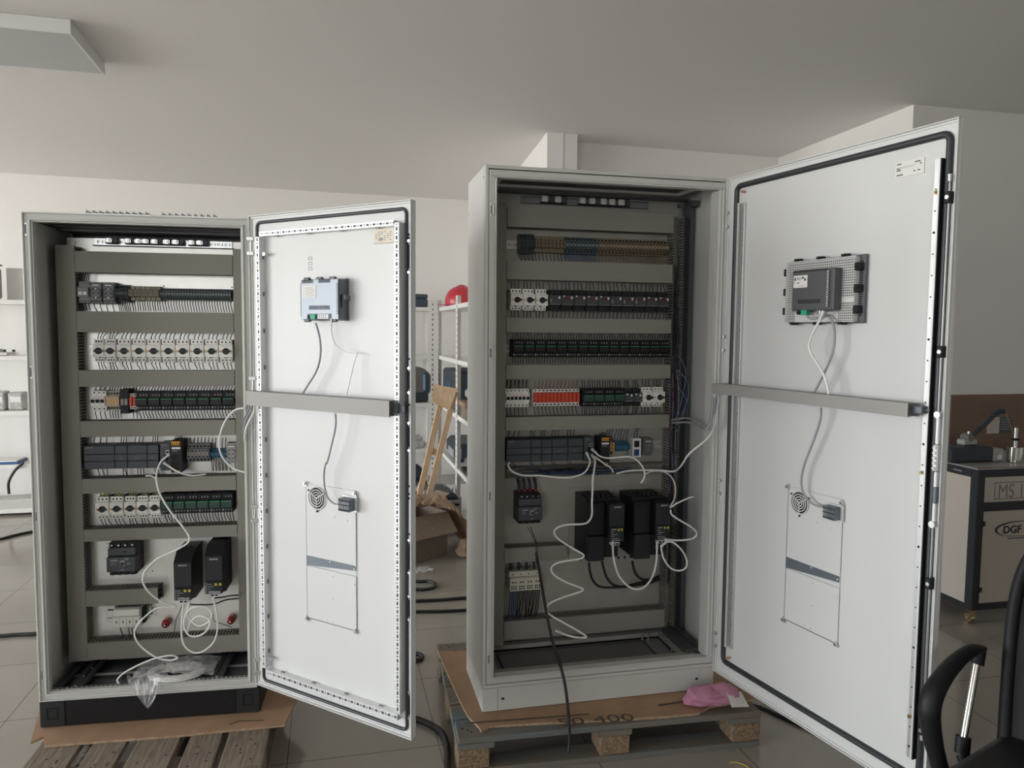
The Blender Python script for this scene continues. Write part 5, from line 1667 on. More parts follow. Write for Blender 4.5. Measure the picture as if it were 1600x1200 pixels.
# ================================================================== BACKGROUND: SHELVES AND THEIR THINGS
def shelf_unit(F, L, D, label, heights, slots=True):
    t = thing('shelving_unit', label, 'shelving', F.o, F.yaw, 'white metal shelving')
    for x in (0, L):
        for y in (0, D):
            m = MB(); sx = 1 if x == 0 else -1; sy = 1 if y == 0 else -1
            m.box(x, x + sx * .038, y, y + sy * .0025, 0, 1.945, 'shelf_white'); m.box(x, x + sx * .0025, y + sy * .0025, y + sy * .038, 0, 1.945, 'shelf_white')
            for i in range(38):
                z = .04 + i * .05
                m.box(x + sx * .014, x + sx * .024, y - sy * .0004, y, z, z + .018, 'hole'); m.box(x - sx * .0004, x, y + sy * .014, y + sy * .024, z, z + .018, 'hole')
            m.build('post', t)
    for h in heights:
        m = MB(); m.box(.0028, L - .0028, .0028, D - .0028, h - .038, h, 'shelf_white', .002); m.build('shelf_board', t)
    return t


HS = (1.872, 1.392, .915, .45, .06)
SL = Frame((-5.22, 6.178, 0), .2527)
shelf_unit(SL, 1.32, .42, 'white shelving against the far wall beside the black-plinth cabinet', HS)
S1 = Frame((-1.735, 7.20, 0), .30)
shelf_unit(S1, 1.0, .42, 'white shelving with the flat dark case on top, behind the narrower door', HS)
S2 = Frame((-.755, 7.585, 0), -1.332)
shelf_unit(S2, 1.15, .34, 'white slotted-post shelving with the red helmet on top', HS)
S3 = Frame(S2.P(1.156, 0, 0), -1.332)
shelf_unit(S3, .80, .30, 'white slotted-post shelving half hidden behind the pale-plinth cabinet', HS)


def simple(name, label, cat, F, u, w, v, parts, rz=0, group=None):
    t = thing(name, label, cat, F.P(u, w, v), F.yaw + rz, group)
    for nm, mb in parts: mb.build(nm, t)
    return t


# far shelf beside the black-plinth cabinet
simple('storage_bin', 'grey rounded bin on the top shelf at the far wall', 'bin', SL, .66, .2, HS[0] + .001, [('body', MB().box(-.13, .13, -.14, .14, 0, .30, 'crate_grey', .03)), ('lid', MB().box(-.135, .135, -.145, .145, .301, .32, 'crate_grey', .008))])
simple('flat_panel', 'pale flat box behind the grey bin on the top shelf', 'box', SL, .935, .345, HS[0] + .001, [('carton', MB().box(-.11, .11, -.03, .03, 0, .29, 'shelf_white', .004))])
simple('carton', 'small pale carton on the second shelf at the far wall', 'box', SL, .74, .2, HS[1] + .001, [('box', MB().box(-.09, .05, -.08, .08, 0, .05, 'crate_grey', .004)), ('flap', MB().box(-.09, .05, -.085, .085, .051, .056, 'shelf_white', .001))])
for i, (x, k, lb) in enumerate(((.855, 'screw', 'small metal fitting beside the pale carton, second shelf'), (.925, 'chrome', 'shiny metal fitting at the shelf end, second shelf'))):
    simple('metal_fitting', lb, 'fitting', SL, x, .13, HS[1] + .001, [('body', MB().box(-.028, .028, -.03, .03, 0, .03, k, .004)), ('stud', MB().cyl((0, 0, .031), (0, 0, .05), .012, 'black', 10))], group='metal fittings')
for i, x in enumerate((.66, .80, .94)):
    simple('parts_bag', ('plastic-wrapped packet under the grey rounded bin, third shelf at the far wall', 'plastic-wrapped packet in the middle of the third shelf', 'plastic-wrapped packet at the open end of the third shelf')[i], 'packet', SL, x, .15, HS[2] + .001,
           [('wrap', MB().box(-.058, .058, -.07, .07, 0, .155 + .01 * (i % 2), 'plastic_wrap', .012)), ('paper_label', MB().box(-.04, .04, -.0715, -.0705, .07, .12, 'paper'))], group='plastic packets')
simple('folder', 'blue folder with papers on the fourth shelf at the far wall', 'folder', SL, .80, .12, HS[3] + .001, [('cover', MB().box(-.16, .17, -.11, .11, 0, .022, 'folder_blue', .002)), ('papers', MB().box(-.15, .155, -.105, .11, .0225, .034, 'paper'))])
t = thing('hose', 'black hose hanging between the lower shelves at the far wall', 'hose', SL.P(.93, -.02, .20), SL.yaw)
MB().tube([(.09, 0, .27), (.02, 0, .20), (-.03, 0, .10), (-.03, 0, .0)], .012, 'cable_black', 8).build('hose', t)
# case on top
simple('equipment_case', 'flat dark blue case on the top shelf behind the narrower door', 'case', S1, .72, .2, HS[0] + .001, [('body', MB().box(-.25, .22, -.17, .17, 0, .085, 'case_blue', .012)), ('lid', MB().box(-.25, .22, -.17, .17, .0855, .13, 'case_blue', .012)), ('handle', MB().box(-.22, -.06, -.05, .05, .131, .155, 'case_blue', .01))])
# round saw guard and machine
t = thing('circular_saw', 'grey disc-shaped saw on the third shelf behind the narrower door', 'saw', S1.P(.83, .12, HS[2] + .001), S1.yaw)
MB().cyl((0, -.02, .19), (0, .02, .19), .17, 'blade_grey', 32).build('disc', t)
MB().box(-.10, .125, -.06, .10, 0, .10, 'tool_dark', .02).build('base', t)
MB().box(.07, .125, -.05, .06, .101, .30, 'tool_blue', .02).build('motor', t)
MB().cyl((0, -.03, .19), (0, -.0205, .19), .02, 'chrome', 12).build('arbor', t)
# small things low on the same shelving
simple('parts_bag', 'pile of clear bags with small parts on the fourth shelf, behind the narrower door', 'packet', S1, .80, .14, HS[3] + .001, [('wrap', MB().box(-.14, .13, -.10, .10, 0, .075, 'plastic_wrap', .03)), ('upper_wrap', MB().box(-.08, .10, -.08, .08, .076, .12, 'plastic_wrap', .02))])
t = thing('pipe_bundle', 'dark pipes lying on the lowest shelf behind the narrower door', 'pipes', S1.P(.78, .18, HS[4] + .001), S1.yaw)
for i in range(4): MB().cyl((-.20, -.09 + i * .055, .026), (.16, -.07 + i * .05, .026), .024, ('tool_dark', 'blade_grey')[i % 2], 12).build('pipe', t)
MB().box(-.16, .12, -.08, .07, .052, .20, 'tool_dark', .03).build('case', t)
# right shelving, things seen between the posts
simple('power_tool_case', 'dark blue tool case on the third shelf between slotted posts', 'case', S2, .55, .17, HS[2] + .001, [('body', MB().box(-.40, .42, -.14, .14, 0, .36, 'tool_dark', .02)), ('front_plate', MB().box(-.20, .10, -.146, -.1405, .14, .26, 'tool_blue', .004)), ('sticker', MB().box(-.25, -.10, -.1475, -.1465, .04, .085, 'yellow'))])
# helmet
t = thing('hard_hat', 'red hard hat on top of the slotted-post shelving', 'helmet', S2.P(.66, .13, HS[0] + .001), S2.yaw + .3)
m = MB(); prof = [(.152, .008), (.156, .04), (.150, .085), (.128, .13), (.085, .165), (.035, .178), (.001, .18)]
m.lathe(prof, (0, 0, 0), 'z', 'helmet_red', 28); m.tube([(.0, -.155 + .01 * i, .165 - abs(i - 15) * .0) for i in range(2)], .001, 'helmet_red', 4, False, 1); m.build('shell', t)
m = MB(); m.lathe([(.150, .0015), (.172, 0), (.174, .005), (.155, .012)], (0, 0, 0), 'z', 'helmet_red', 28)
m.prism([(-.10, -.14), (.10, -.14), (.07, -.215), (-.07, -.215)], .002, .008, 'helmet_red', 'xy'); m.build('brim', t)
m = MB(); m.tube([(0, -.14 + .28 * i / 10, .09 + .095 * math.sin(PI * i / 10)) for i in range(11)], .009, 'helmet_red', 6); m.build('ridge', t)
for i, (u, k, lb) in enumerate(((.16, 'blade_grey', 'small grey fitting near the red hard hat, nearer the dark case'), (.30, 'screw', 'small shiny fitting beside the brim of the red hard hat'))):
    simple('metal_fitting', lb, 'fitting', S2, u, .10, HS[0] + .001, [('body', MB().box(-.04, .04, -.04, .04, 0, .045, k, .008)), ('stud', MB().cyl((0, 0, .046), (0, 0, .065), .012, 'black', 8))], group='metal fittings')
simple('tool_bag', 'dark bag of tools on the fourth shelf between slotted posts', 'bag', S2, .60, .17, HS[3] + .001, [('bag', MB().box(-.30, .36, -.13, .13, 0, .17, 'tool_dark', .04)), ('pocket', MB().box(-.10, .2, -.139, -.1305, .02, .10, 'crate_grey', .01))])
simple('carton', 'brown carton on the third shelf behind the pale-plinth cabinet edge', 'box', S3, .28, .14, HS[2] + .001, [('box', MB().box(-.16, .16, -.12, .12, 0, .14, 'grey_carton', .003)), ('flap', MB().box(-.16, .16, -.14, -.121, .10, .135, 'cardboard', .002))])
simple('plastic_bundle', 'crumpled clear bundle on the brown carton, slotted-post shelving', 'bundle', S3, .28, .14, HS[2] + .143, [('film', MB().box(-.12, .12, -.10, .10, 0, .12, 'plastic_wrap', .04)), ('tie', MB().box(-.125, .125, -.01, .01, .05, .06, 'paper'))])
simple('clamp_tool', 'silver clamp lying on the second shelf of the slotted-post shelving', 'tool', S3, .22, .10, HS[1] + .001, [('bar', MB().tube([(-.09, 0, .02), (0, 0, .06), (.10, 0, .11)], .012, 'screw', 8)), ('jaw', MB().box(.01, .07, -.02, .02, .085, .12, 'black', .006))])
simple('hardware_box', 'dark open hardware box on the fourth shelf of the slotted-post shelving', 'box', S3, .30, .14, HS[3] + .001, [('tray', MB().box(-.18, .18, -.12, .12, 0, .03, 'black', .004)), ('hardware', MB().box(-.16, .16, -.10, .10, .031, .14, 'blade_grey', .04))])
for i, (u, w, lb) in enumerate(((.05, -.19, 'grey slatted crate on the floor nearer the wooden stand'), (.40, -.18, 'grey slatted crate on the floor nearer the pale-plinth cabinet'))):
    t = thing('plastic_crate', lb, 'crate', S3.P(u, w, 0), S3.yaw + .1, 'grey plastic crates')
    m = MB()
    for j in range(6): m.ring(-.15, .15, .0, .0, .0, 0, 0, 'crate_grey') if False else m.box(-.15, .15, -.12, -.112, .01 + j * .05, .04 + j * .05, 'crate_grey', .002)
    for j in range(6): m.box(-.15, .15, .112, .12, .01 + j * .05, .04 + j * .05, 'crate_grey', .002); m.box(-.15, -.142, -.112, .112, .01 + j * .05, .04 + j * .05, 'crate_grey', .002); m.box(.142, .15, -.112, .112, .01 + j * .05, .04 + j * .05, 'crate_grey', .002)
    for x in (-.15, .138):
        for y in (-.121, .109): m.box(x, x + .012, y, y + .012, 0, .31, 'crate_grey', .002)
    m.box(-.142, .142, -.112, .112, .0, .008, 'crate_grey')
    m.build('crate', t)
    MB().box(-.13, .13, -.10, .10, .009, .34 if i else .30, 'tool_dark', .03).build('contents', t)

# leaning wooden stand
t = thing('wooden_stand', 'pale pine stand with square board and two legs leaning by the shelving', 'stand', (-.80, 5.62, 0))
def lean(px, py, y): return at_y(px, py, y) - V((-.80, 5.62, 0))
def plank(m, a, b, wx, wy, k):
    a, b = V(a), V(b); d = (b - a).normalized(); s = V((1, .35, 0)).normalized(); s = (s - d * s.dot(d)).normalized(); n = d.cross(s)
    vs = [p + s * sx * wx + n * sy * wy for p in (a, b) for sx, sy in ((-1, -1), (1, -1), (1, 1), (-1, 1))]
    m.add(vs, [(3, 2, 1, 0), (4, 5, 6, 7), (0, 1, 5, 4), (1, 2, 6, 5), (2, 3, 7, 6), (3, 0, 4, 7)], k)
lg = [((690, 640), (640, 830)), ((704, 640), (660, 820))]
for i, ((tx, ty), (bx_, by_)) in enumerate((((694, 606), (655, 775)), ((711, 612), (671, 772)))):
    a = lean(tx, ty, 6.02); b = lean(bx_, by_, 5.80)
    d = (b - a); f = (a.z - .012) / (a.z - b.z); foot = a + d * f
    m = MB(); plank(m, foot, a, .022, .014, 'pine'); m.build('leg', t)
    if i == 0: la, lf = a, foot
    else: ra, rf = a, foot
m = MB()
q = [lean(678, 601, 5.99), lean(715, 608, 5.99), lean(703, 642, 5.95), lean(675, 628, 5.95)]
off = V((0, -.020, .004))
m.add([p + off for p in q] + [p + off + V((0, .016, 0)) for p in q], [(0, 3, 2, 1), (4, 5, 6, 7), (0, 1, 5, 4), (1, 2, 6, 5), (2, 3, 7, 6), (3, 0, 4, 7)], 'pine'); m.build('board', t)
m = MB(); q = [lean(673, 698, 5.89), lean(687, 707, 5.90), lean(685, 716, 5.88), lean(671, 708, 5.88)]
m.add([p + V((0, .012, 0)) for p in q] + [p + V((0, .03, 0)) for p in q], [(0, 3, 2, 1), (4, 5, 6, 7), (0, 1, 5, 4), (1, 2, 6, 5), (2, 3, 7, 6), (3, 0, 4, 7)], 'pine'); m.build('cross_piece', t)

# carton with packing paper
CT = Frame((-.755, 5.10, 0), .749)
t = thing('cardboard_box', 'open brown cardboard box on the tiles behind the narrower door', 'box', CT.o, CT.yaw)
m = MB(); W, D, H = .40, .36, .33; th = .006
m.box(0, W, 0, th, 0, H, 'grey_carton'); m.box(0, W, D - th, D, 0, H, 'grey_carton'); m.box(0, th, th, D - th, 0, H, 'grey_carton'); m.box(W - th, W, th, D - th, 0, H, 'grey_carton'); m.box(th, W - th, th, D - th, 0, th, 'grey_carton')
m.build('body', t)
def flap(a, b, dv, nm='flap'):
    a, b, dv = V(a), V(b), V(dv); m = MB(); nrm = (b - a).cross(dv).normalized() * .005
    vs = [a, b, b + dv, a + dv]; m.add(vs + [p + nrm for p in vs], [(0, 1, 2, 3), (7, 6, 5, 4), (0, 4, 5, 1), (1, 5, 6, 2), (2, 6, 7, 3), (3, 7, 4, 0)], 'carton_flap'); m.build(nm, t)
flap((0, 0, H), (W, 0, H), (.01, -.11, -.13)); flap((W, .20, H), (W, D, H), (.19, .02, .07)); flap((0, D, H), (W, D, H), (0, .14, .05)); flap((0, 0, H), (0, D, H), (-.14, 0, -.02))
t2 = thing('packing_paper', 'crumpled brown packing paper spilling out of the cardboard box', 'paper', CT.P(.30, .075, .345), CT.yaw)
m = MB(); rb = random.Random(8); nx, ny = 16, 12; vs = []
for j in range(ny + 1):
    for i in range(nx + 1):
        a = i / nx; b = j / ny
        x = -.28 + .62 * a; y = -.13 + .24 * b + .03 * math.sin(a * 7)
        z = .055 + .02 * math.sin(a * 9 + b * 4) + rb.uniform(-.018, .018) - max(0, a - .62) * .9 * (1 if True else 0)
        vs.append((x, y, z + (.012 if a < .62 else 0)))
fs = [(j * (nx + 1) + i, j * (nx + 1) + i + 1, (j + 1) * (nx + 1) + i + 1, (j + 1) * (nx + 1) + i) for j in range(ny) for i in range(nx)]
m.add(vs, fs, 'kraft', False); o = m.build('sheet', t2)
sd = o.modifiers.new('thick', 'SOLIDIFY'); sd.thickness = .002
p = on_level(727, 870)
t = thing('packing_paper', 'small crumpled brown paper ball on the tiles at the cabinet edge', 'paper', (p.x, p.y, 0))
m = MB(); vs = []; nu, nv = 12, 7
for j in range(nv + 1):
    th = PI * j / nv
    for i in range(nu):
        a = 2 * PI * i / nu; r = .065 * (1 + rb.uniform(-.22, .22)); vs.append((r * math.sin(th) * math.cos(a), r * .8 * math.sin(th) * math.sin(a), max(.001, .062 + r * math.cos(th))))
m.add(vs, [(j * nu + i, j * nu + (i + 1) % nu, (j + 1) * nu + (i + 1) % nu, (j + 1) * nu + i) for j in range(nv) for i in range(nu)], 'kraft'); m.build('wad', t)
p = on_level(654, 894)
t = thing('plastic_scrap', 'clear crumpled plastic scrap on the tiles before the cardboard box', 'plastic scrap', (p.x - .03, p.y - .03, 0), .4)
m = MB(); vs = []
for j in range(7):
    for i in range(9): vs.append((-.12 + i * .03 + rb.uniform(-.008, .008), -.06 + j * .02, .004 + rb.uniform(0, .035)))
m.add(vs, [(j * 9 + i, j * 9 + i + 1, (j + 1) * 9 + i + 1, (j + 1) * 9 + i) for j in range(6) for i in range(8)], 'clear_bag'); m.build('film', t)

# cables on the floor
WF = Frame((0, 0, 0), 0)
def floor_cable(pts, r, label, k='cable_black'):
    P = [on_level(x, y, r) for x, y in pts]
    b = P[0].copy(); t = thing('floor_cable', label, 'cable', b, 0, 'black cables on the floor')
    MB().tube([p - b for p in P], r, k, 8, False, 6).build('cable', t)
    return t
floor_cable([(430, 935), (500, 925), (560, 915), (610, 905), (650, 908.5), (668, 908), (678, 911), (681, 914.5), (674, 919), (660, 921), (650, 921), (600, 926), (520, 940), (440, 948)], .010, 'black cable with a hairpin bend on the tiles, close to the cardboard box')
floor_cable([(400, 958), (480, 950), (560, 945), (610, 941), (650, 939), (690, 937), (740, 933), (790, 930), (860, 922), (960, 918)], .010, 'black cable lying straight on the tiles, closer to the hairpin bend')
floor_cable([(400, 970), (480, 960), (560, 957), (610, 957), (650, 955.5), (690, 955), (740, 952.5), (790, 950), (870, 940), (980, 938)], .009, 'black cable lying straight on the tiles, closer to the bluish pallet')
floor_cable([(575, 1016), (600, 1018), (640, 1020), (655, 1022), (660, 1026), (655, 1031), (640, 1033), (600, 1036), (560, 1036)], .010, 'short black cable loop on the tiles beside the bluish pallet corner')
floor_cable([(470, 1080), (520, 1098), (560, 1110), (620, 1118), (652, 1124), (674, 1133), (690, 1145), (697, 1160), (699, 1175), (699, 1200), (699, 1230)], .013, 'thick black cable curving along the end of the bluish pallet')
floor_cable([(-300, 872), (-150, 850), (-40, 846), (0, 842), (20, 837), (48, 831), (90, 824), (180, 826), (280, 836)], .010, 'black cable on the tiles under the far shelving')
floor_cable([(-320, 985), (-180, 1000), (-40, 995), (0, 993.5), (25, 991.5), (58, 990), (100, 985), (170, 972), (260, 968)], .010, 'black cable on the tiles beside the black plinth')
floor_cable([(1170, 1100), (1195, 1108), (1225, 1122), (1262, 1138), (1300, 1150)], .008, 'thin black cable on the tiles below the wider door')
floor_cable([(1140, 1192), (1150, 1191), (1165, 1196), (1176, 1206)], .0018, 'thin yellow wire on the tiles before the bluish pallet', 'yellow')

# ================================================================== MACHINE BY THE WALL
MF = Frame((2.648 - .034, 4.146 - .008, 0), .22)
t = thing('polishing_machine', 'pale panelled workshop machine on casters with dark frame and lettering', 'machine', MF.o, MF.yaw)
MW, MD = .95, .50
m = MB()
for x in (0, MW - .05):
    for y in (0, MD - .05): m.box(x, x + .05, y, y + .05, .085, .895, 'machine_frame', .003)
for z0, z1 in ((.085, .125), (.655, .705), (.850, .895)):
    m.box(.05, MW - .05, .002, .05, z0, z1, 'machine_frame', .002); m.box(.05, MW - .05, MD - .05, MD - .002, z0, z1, 'machine_frame', .002)
for z0, z1 in ((.085, .115), (.845, .895)):
    m.box(.002, .05, .05, MD - .05, z0, z1, 'machine_frame', .002); m.box(MW - .05, MW - .002, .05, MD - .05, z0, z1, 'machine_frame', .002)
for z in (.585, .205): m.box(.046, .062, -.006, .002, z - .014, z + .014, 'machine_frame', .002)
m.build('frame', t)
MB().box(.050, MW - .05, .004, .010, .706, .849, 'machine_panel', .001).build('upper_panel', t)
MB().box(.050, MW - .05, .000, .008, .126, .654, 'machine_panel', .001).build('front_door', t)
MB().box(.0005, .008, .052, MD - .052, .116, .844, 'machine_panel', .001).build('side_panel', t)
m = MB(); m.box(-.02, MW + .02, -.015, MD + .02, .896, .905, 'machine_top', .003); m.box(-.021, MW + .02, -.016, .004, .9052, .9065, 'tape_brown', .0005); m.build('worktop', t)
m = MB(); m.ring(.118, .560, .722, .818, .003, .0030, .004, 'tool_dark'); m.build('lettering_frame', t)
text('MS 12', .115, 'grey_plastic', t, (.140, .0036, .728), ext=.0002, sx=.80)
text('DGF', .060, 'machine_frame', t, (.186, -.0006, .524), ext=.0008, sx=1.08, off=.0018)
m = MB()
m.tube([(.36, -.0012, .590), (.25, -.0012, .588), (.165, -.0012, .570), (.138, -.0012, .545), (.160, -.0012, .522), (.20, -.0012, .508)], .004, 'machine_frame', 6, False, 6, rs=[.001, .003, .005, .006, .003, .001])
m.tube([(.215, -.0012, .508), (.34, -.0012, .504), (.42, -.0012, .507)], .0015, 'machine_frame', 6, False, 3); m.box(.22, .40, -.0015, -.0005, .490, .495, 'machine_frame')
m.build('logo', t)
for x in (.035, MW - .035):
    for y in (.05, MD - .05):
        m = MB(); m.box(x - .03, x + .03, y - .03, y + .03, .078, .0845, 'brass', .002); m.box(x - .022, x + .022, y - .028, y - .020, .035, .078, 'brass', .002); m.cyl((x - .014, y - .004, .028), (x + .014, y - .004, .028), .0275, 'brass', 16); m.cyl((x - .02, y - .004, .028), (x + .02, y - .004, .028), .008, 'screw', 10)
        m.build('caster', t)
MB().box(-.012, .0, .10, .17, .866, .874, 'chrome', .002).build('side_handle', t)
# things on the worktop
t = thing('drill_vise', 'dark machine vise at the near edge of the workshop machine', 'vise', MF.P(.12, .20, .9075), MF.yaw)
MB().box(-.17, .13, -.05, .12, 0, .088, 'tool_dark', .01).build('base', t); MB().box(.13, .20, -.05, .10, 0, .075, 'machine_top', .006).build('jaw', t); MB().box(.155, .185, -.0515, -.0505, .012, .04, 'paper').build('label', t)
t = thing('jointed_hose', 'dark jointed arm bent over the workshop machine', 'hose', MF.P(.145, .24, .9965), MF.yaw)
MB().box(-.05, .05, -.03, .03, 0, .035, 'machine_top', .008).build('base', t); MB().cyl((0, -.03, .045), (0, .03, .045), .022, 'blade_grey', 14).build('pivot', t)
MB().tube([(0, 0, .03), (.06, 0, .075), (.13, 0, .13), (.18, 0, .175), (.225, 0, .197), (.25, 0, .196)], .016, 'tool_dark', 10).build('arm', t)
MB().cyl((-.02, -.031, .07), (-.02, -.031, .085), .008, 'chrome', 10).build('knob', t)
m = MB(); m.tube([(.26, 0, .19), (.30, .01, .14), (.35, .02, .06), (.40, .03, .03)], .004, 'tape_brown', 6); m.build('cord', t)
t = thing('metal_cylinder', 'shiny metal cylinder with upright rod on the workshop machine', 'fixture', MF.P(.375, .13, .9075), MF.yaw)
MB().cyl((0, 0, 0), (0, 0, .088), .042, 'chrome', 20).build('body', t); MB().cyl((0, 0, .089), (0, 0, .20), .010, 'chrome', 12).build('rod', t); MB().box(-.018, .018, -.015, .015, .125, .140, 'black', .004).build('collar', t)
t = thing('metal_cylinder', 'second shiny metal cylinder further along the workshop machine', 'fixture', MF.P(.50, .14, .9075), MF.yaw)
MB().cyl((0, 0, 0), (0, 0, .10), .035, 'chrome', 20).build('body', t); MB().cyl((0, 0, .101), (0, 0, .115), .012, 'screw', 12).build('cap', t)

# ================================================================== ROOM
ZC = 3.10
A = V((-9.0, 6.0)); B0 = V((-.246, 8.598)); E_ = V((.243, 5.60)); F_ = V((.468, 5.65)); G_ = V((.486, 5.875)); H_ = V((2.20, 6.34)); I_ = V((2.53, 4.855)); J_ = V((6.6, 5.80))


def wall_seg(name, a, b, th=.12, z0=0.0, z1=ZC, ext=(0, 0)):
    """room lies on the right-hand side when walking a -> b"""
    d = (b - a).normalized(); n = V((-d.y, d.x)); a = a - d * ext[0]; b = b + d * ext[1]
    q = [a, b, b + n * th, a + n * th]
    m = MB(); m.prism([(p.x, p.y) for p in q], z0, z1, 'wall_paint', 'xy'); return struct(name, m)


wall_seg('wall_back', A, B0, ext=(.3, 0.3))
wall_seg('wall_back', B0, E_)
wall_seg('wall_back', E_, F_)
wall_seg('wall_back', F_, G_, .10)
wall_seg('wall_back', G_, H_, ext=(.0, .2))
wall_seg('wall_back', H_, I_)
wall_seg('wall_right', I_, J_)
K_ = V((8.2, -3.6)); M_ = V((-5.9, -6.4)); N_ = A
wall_seg('wall_right', J_, K_, ext=(.2, .2))
m = MB(); m.box(-11.5, 10.5, -9.5, 10.5, -.12, 0, 'floor_tiles'); struct('floor', m)
m = MB(); m.box(-11.5, 10.5, -9.5, 10.5, ZC, ZC + .12, 'ceiling_paint'); struct('ceiling', m)
# outer walls with window openings: sill, head, piers, frames
NWIN = [0]


def glazed_wall(name, a0, b0, opens, zs, zh):
    d = (b0 - a0).normalized(); Lw = (b0 - a0).length; nrm = V((-d.y, d.x))
    def wseg(s0, s1, z0, z1): wall_seg(name, a0 + d * s0, a0 + d * s1, .15, z0, z1)
    if zs > 0: wseg(-.3, Lw + .3, 0, zs)
    wseg(-.3, Lw + .3, zh, ZC)
    edges = [-.3] + [e for o in opens for e in o] + [Lw + .3]
    for i in range(0, len(edges), 2): wseg(edges[i], edges[i + 1], zs, zh)
    for s0, s1 in opens:
        NWIN[0] += 1
        a = a0 + d * s0; m = MB(); L = s1 - s0
        m.ring(0, L, zs, zh, .06, .03, .09, 'shelf_white', .004); m.box(L / 2 - .03, L / 2 + .03, .03, .09, zs + .06, zh - .06, 'shelf_white', .004)
        o = struct(f'window_{NWIN[0]}', m); o.location = (a.x, a.y, 0); o.rotation_euler = (0, 0, math.atan2(d.y, d.x))
        c = a + d * (L / 2) + nrm * .16
        ld = bpy.data.lights.new('window_portal', 'AREA'); ld.shape = 'RECTANGLE'; ld.size = L - .12; ld.size_y = zh - zs - .12
        ld.cycles.is_portal = True
        lo = bpy.data.objects.new('window_portal', ld); C.objects.link(lo)
        z = V((nrm.x, nrm.y, 0)); x = V((d.x, d.y, 0)); y = z.cross(x)
        lo.matrix_world = Matrix(((x.x, y.x, z.x, c.x), (x.y, y.y, z.y, c.y), (x.z, y.z, z.z, (zs + zh) / 2), (0, 0, 0, 1)))


glazed_wall('wall_left', M_, A, [(3.7, 6.2), (6.6, 9.2), (9.6, 12.2)], .12, 2.95)
glazed_wall('wall_front', K_, M_, [(9.2, 12.0)], 1.55, 2.9)  # unseen opening added as front fill and for reflections in the mounting plates

# ceiling light
p1 = on_level(110, 30, ZC); p2 = on_level(164, 98, ZC)
LFd = V((p2.x - p1.x, p2.y - p1.y, 0)); yaw = math.atan2(LFd.y, LFd.x) - PI / 2; Lw_ = LFd.length
t = thing('ceiling_light', 'square-edged white panel light mounted under the ceiling', 'ceiling light', (p1.x, p1.y, ZC - .001), yaw)
m = MB(); m.ring(0, 0, 0, 0, 0, 0, 0, 'lamp_white') if False else None
X0 = -1.2; h = .066
m.box(X0, 0, 0, .012, -h, 0, 'lamp_white', .002); m.box(X0, 0, Lw_ - .012, Lw_, -h, 0, 'lamp_white', .002); m.box(X0, X0 + .012, .012, Lw_ - .012, -h, 0, 'lamp_white', .002); m.box(-.012, 0, .012, Lw_ - .012, -h, 0, 'lamp_white', .002)
m.box(X0 + .012, -.012, .012, Lw_ - .012, -.012, 0, 'lamp_white')
m.build('frame', t)
MB().box(X0 + .013, -.013, .013, Lw_ - .013, -h + .003, -h + .007, 'diffuser').build('diffuser', t)

# brown board on the wall behind the machine, with two sheets
d2 = (J_ - I_).normalized(); WB = Frame((I_.x, I_.y, 0), math.atan2(d2.y, d2.x))
a = WB.measure(1487, 617, -.012)
t = thing('wall_board', 'brown board on the wall behind the workshop machine', 'board', WB.P(a.x, -.002, .60), WB.yaw)
MB().box(0, 1.6, -.010, 0, 0, a.z - .60, 'board_brown', .002).build('panel', t)
for i, (q0, q1, k, lb) in enumerate((((1543.5, 652), (1561, 677), 'machine_panel', 'pale printed notice on the brown board'), ((1562, 652), (1581, 677), 'teal', 'bluish printed notice on the brown board'))):
    c0 = WB.measure(*q0, -.014); c1 = WB.measure(*q1, -.014)
    t = thing('notice', lb, 'notice', WB.P(c0.x, -.0125, c1.z), WB.yaw, 'notices on the brown board')
    W, H = c1.x - c0.x, c0.z - c1.z
    MB().box(0, W, -.0012, 0, 0, H, k).build('sheet', t)
    m = MB()
    for j in range(5): m.box(W * .1, W * (.9 - .12 * (j % 3)), -.0016, -.0012, H * (.85 - j * .15), H * (.89 - j * .15), 'relay_red' if (i == 0 and j == 0) else ('faint_ink' if i == 0 else 'wire_grey'))
    m.build('print', t)

# ================================================================== OFFICE CHAIR
CY = math.atan2(-.56, -.83)       # facing direction
t = thing('office_chair', 'black mesh office chair with looped armrest and chrome strut beside the wider door', 'chair', (1.362, 1.76, 0), CY - PI / 2)
# local: +y is the way it faces, +x the sitter's right
m = MB()
def soft_box(x0, x1, y0, y1, z0, z1, k, b): return MB().box(x0, x1, y0, y1, z0, z1, k, b)
o = soft_box(-.24, .24, -.23, .25, .44, .52, 'chair_black', .03).build('seat', t)
bv = o.modifiers.new('round', 'BEVEL'); bv.width = .02; bv.segments = 3
MB().box(-.20, .20, -.2, .2, .405, .439, 'chair_plastic', .01).build('seat_pan', t)
# backrest: curved mesh panel in a frame
n = 14; k = 12; vs = []
def backp(i, j):
    x = -.235 + .47 * i / n; zf = j / k; z = .475 + .585 * zf
    sx = 1 - .25 * (zf ** 6) - .12 * ((1 - zf) ** 3)
    return V((x * sx, -.235 - .06 * zf + .05 * (x / .235) ** 2 - .03 * math.sin(zf * PI), z))
front = [backp(i, j) for j in range(k + 1) for i in range(n + 1)]; back = [p + V((0, -.006, 0)) for p in front]
N = (n + 1) * (k + 1); fs = []
for j in range(k):
    for i in range(n):
        q = (j * (n + 1) + i, j * (n + 1) + i + 1, (j + 1) * (n + 1) + i + 1, (j + 1) * (n + 1) + i)
        fs.append(q[::-1]); fs.append(tuple(N + a for a in q))
MB().add(front + back, fs, 'chair_mesh', True).build('back_mesh', t)
rim = [backp(i, 0) for i in range(n + 1)] + [backp(n, j) for j in range(1, k + 1)] + [backp(i, k) for i in range(n - 1, -1, -1)] + [backp(0, j) for j in range(k - 1, 0, -1)]
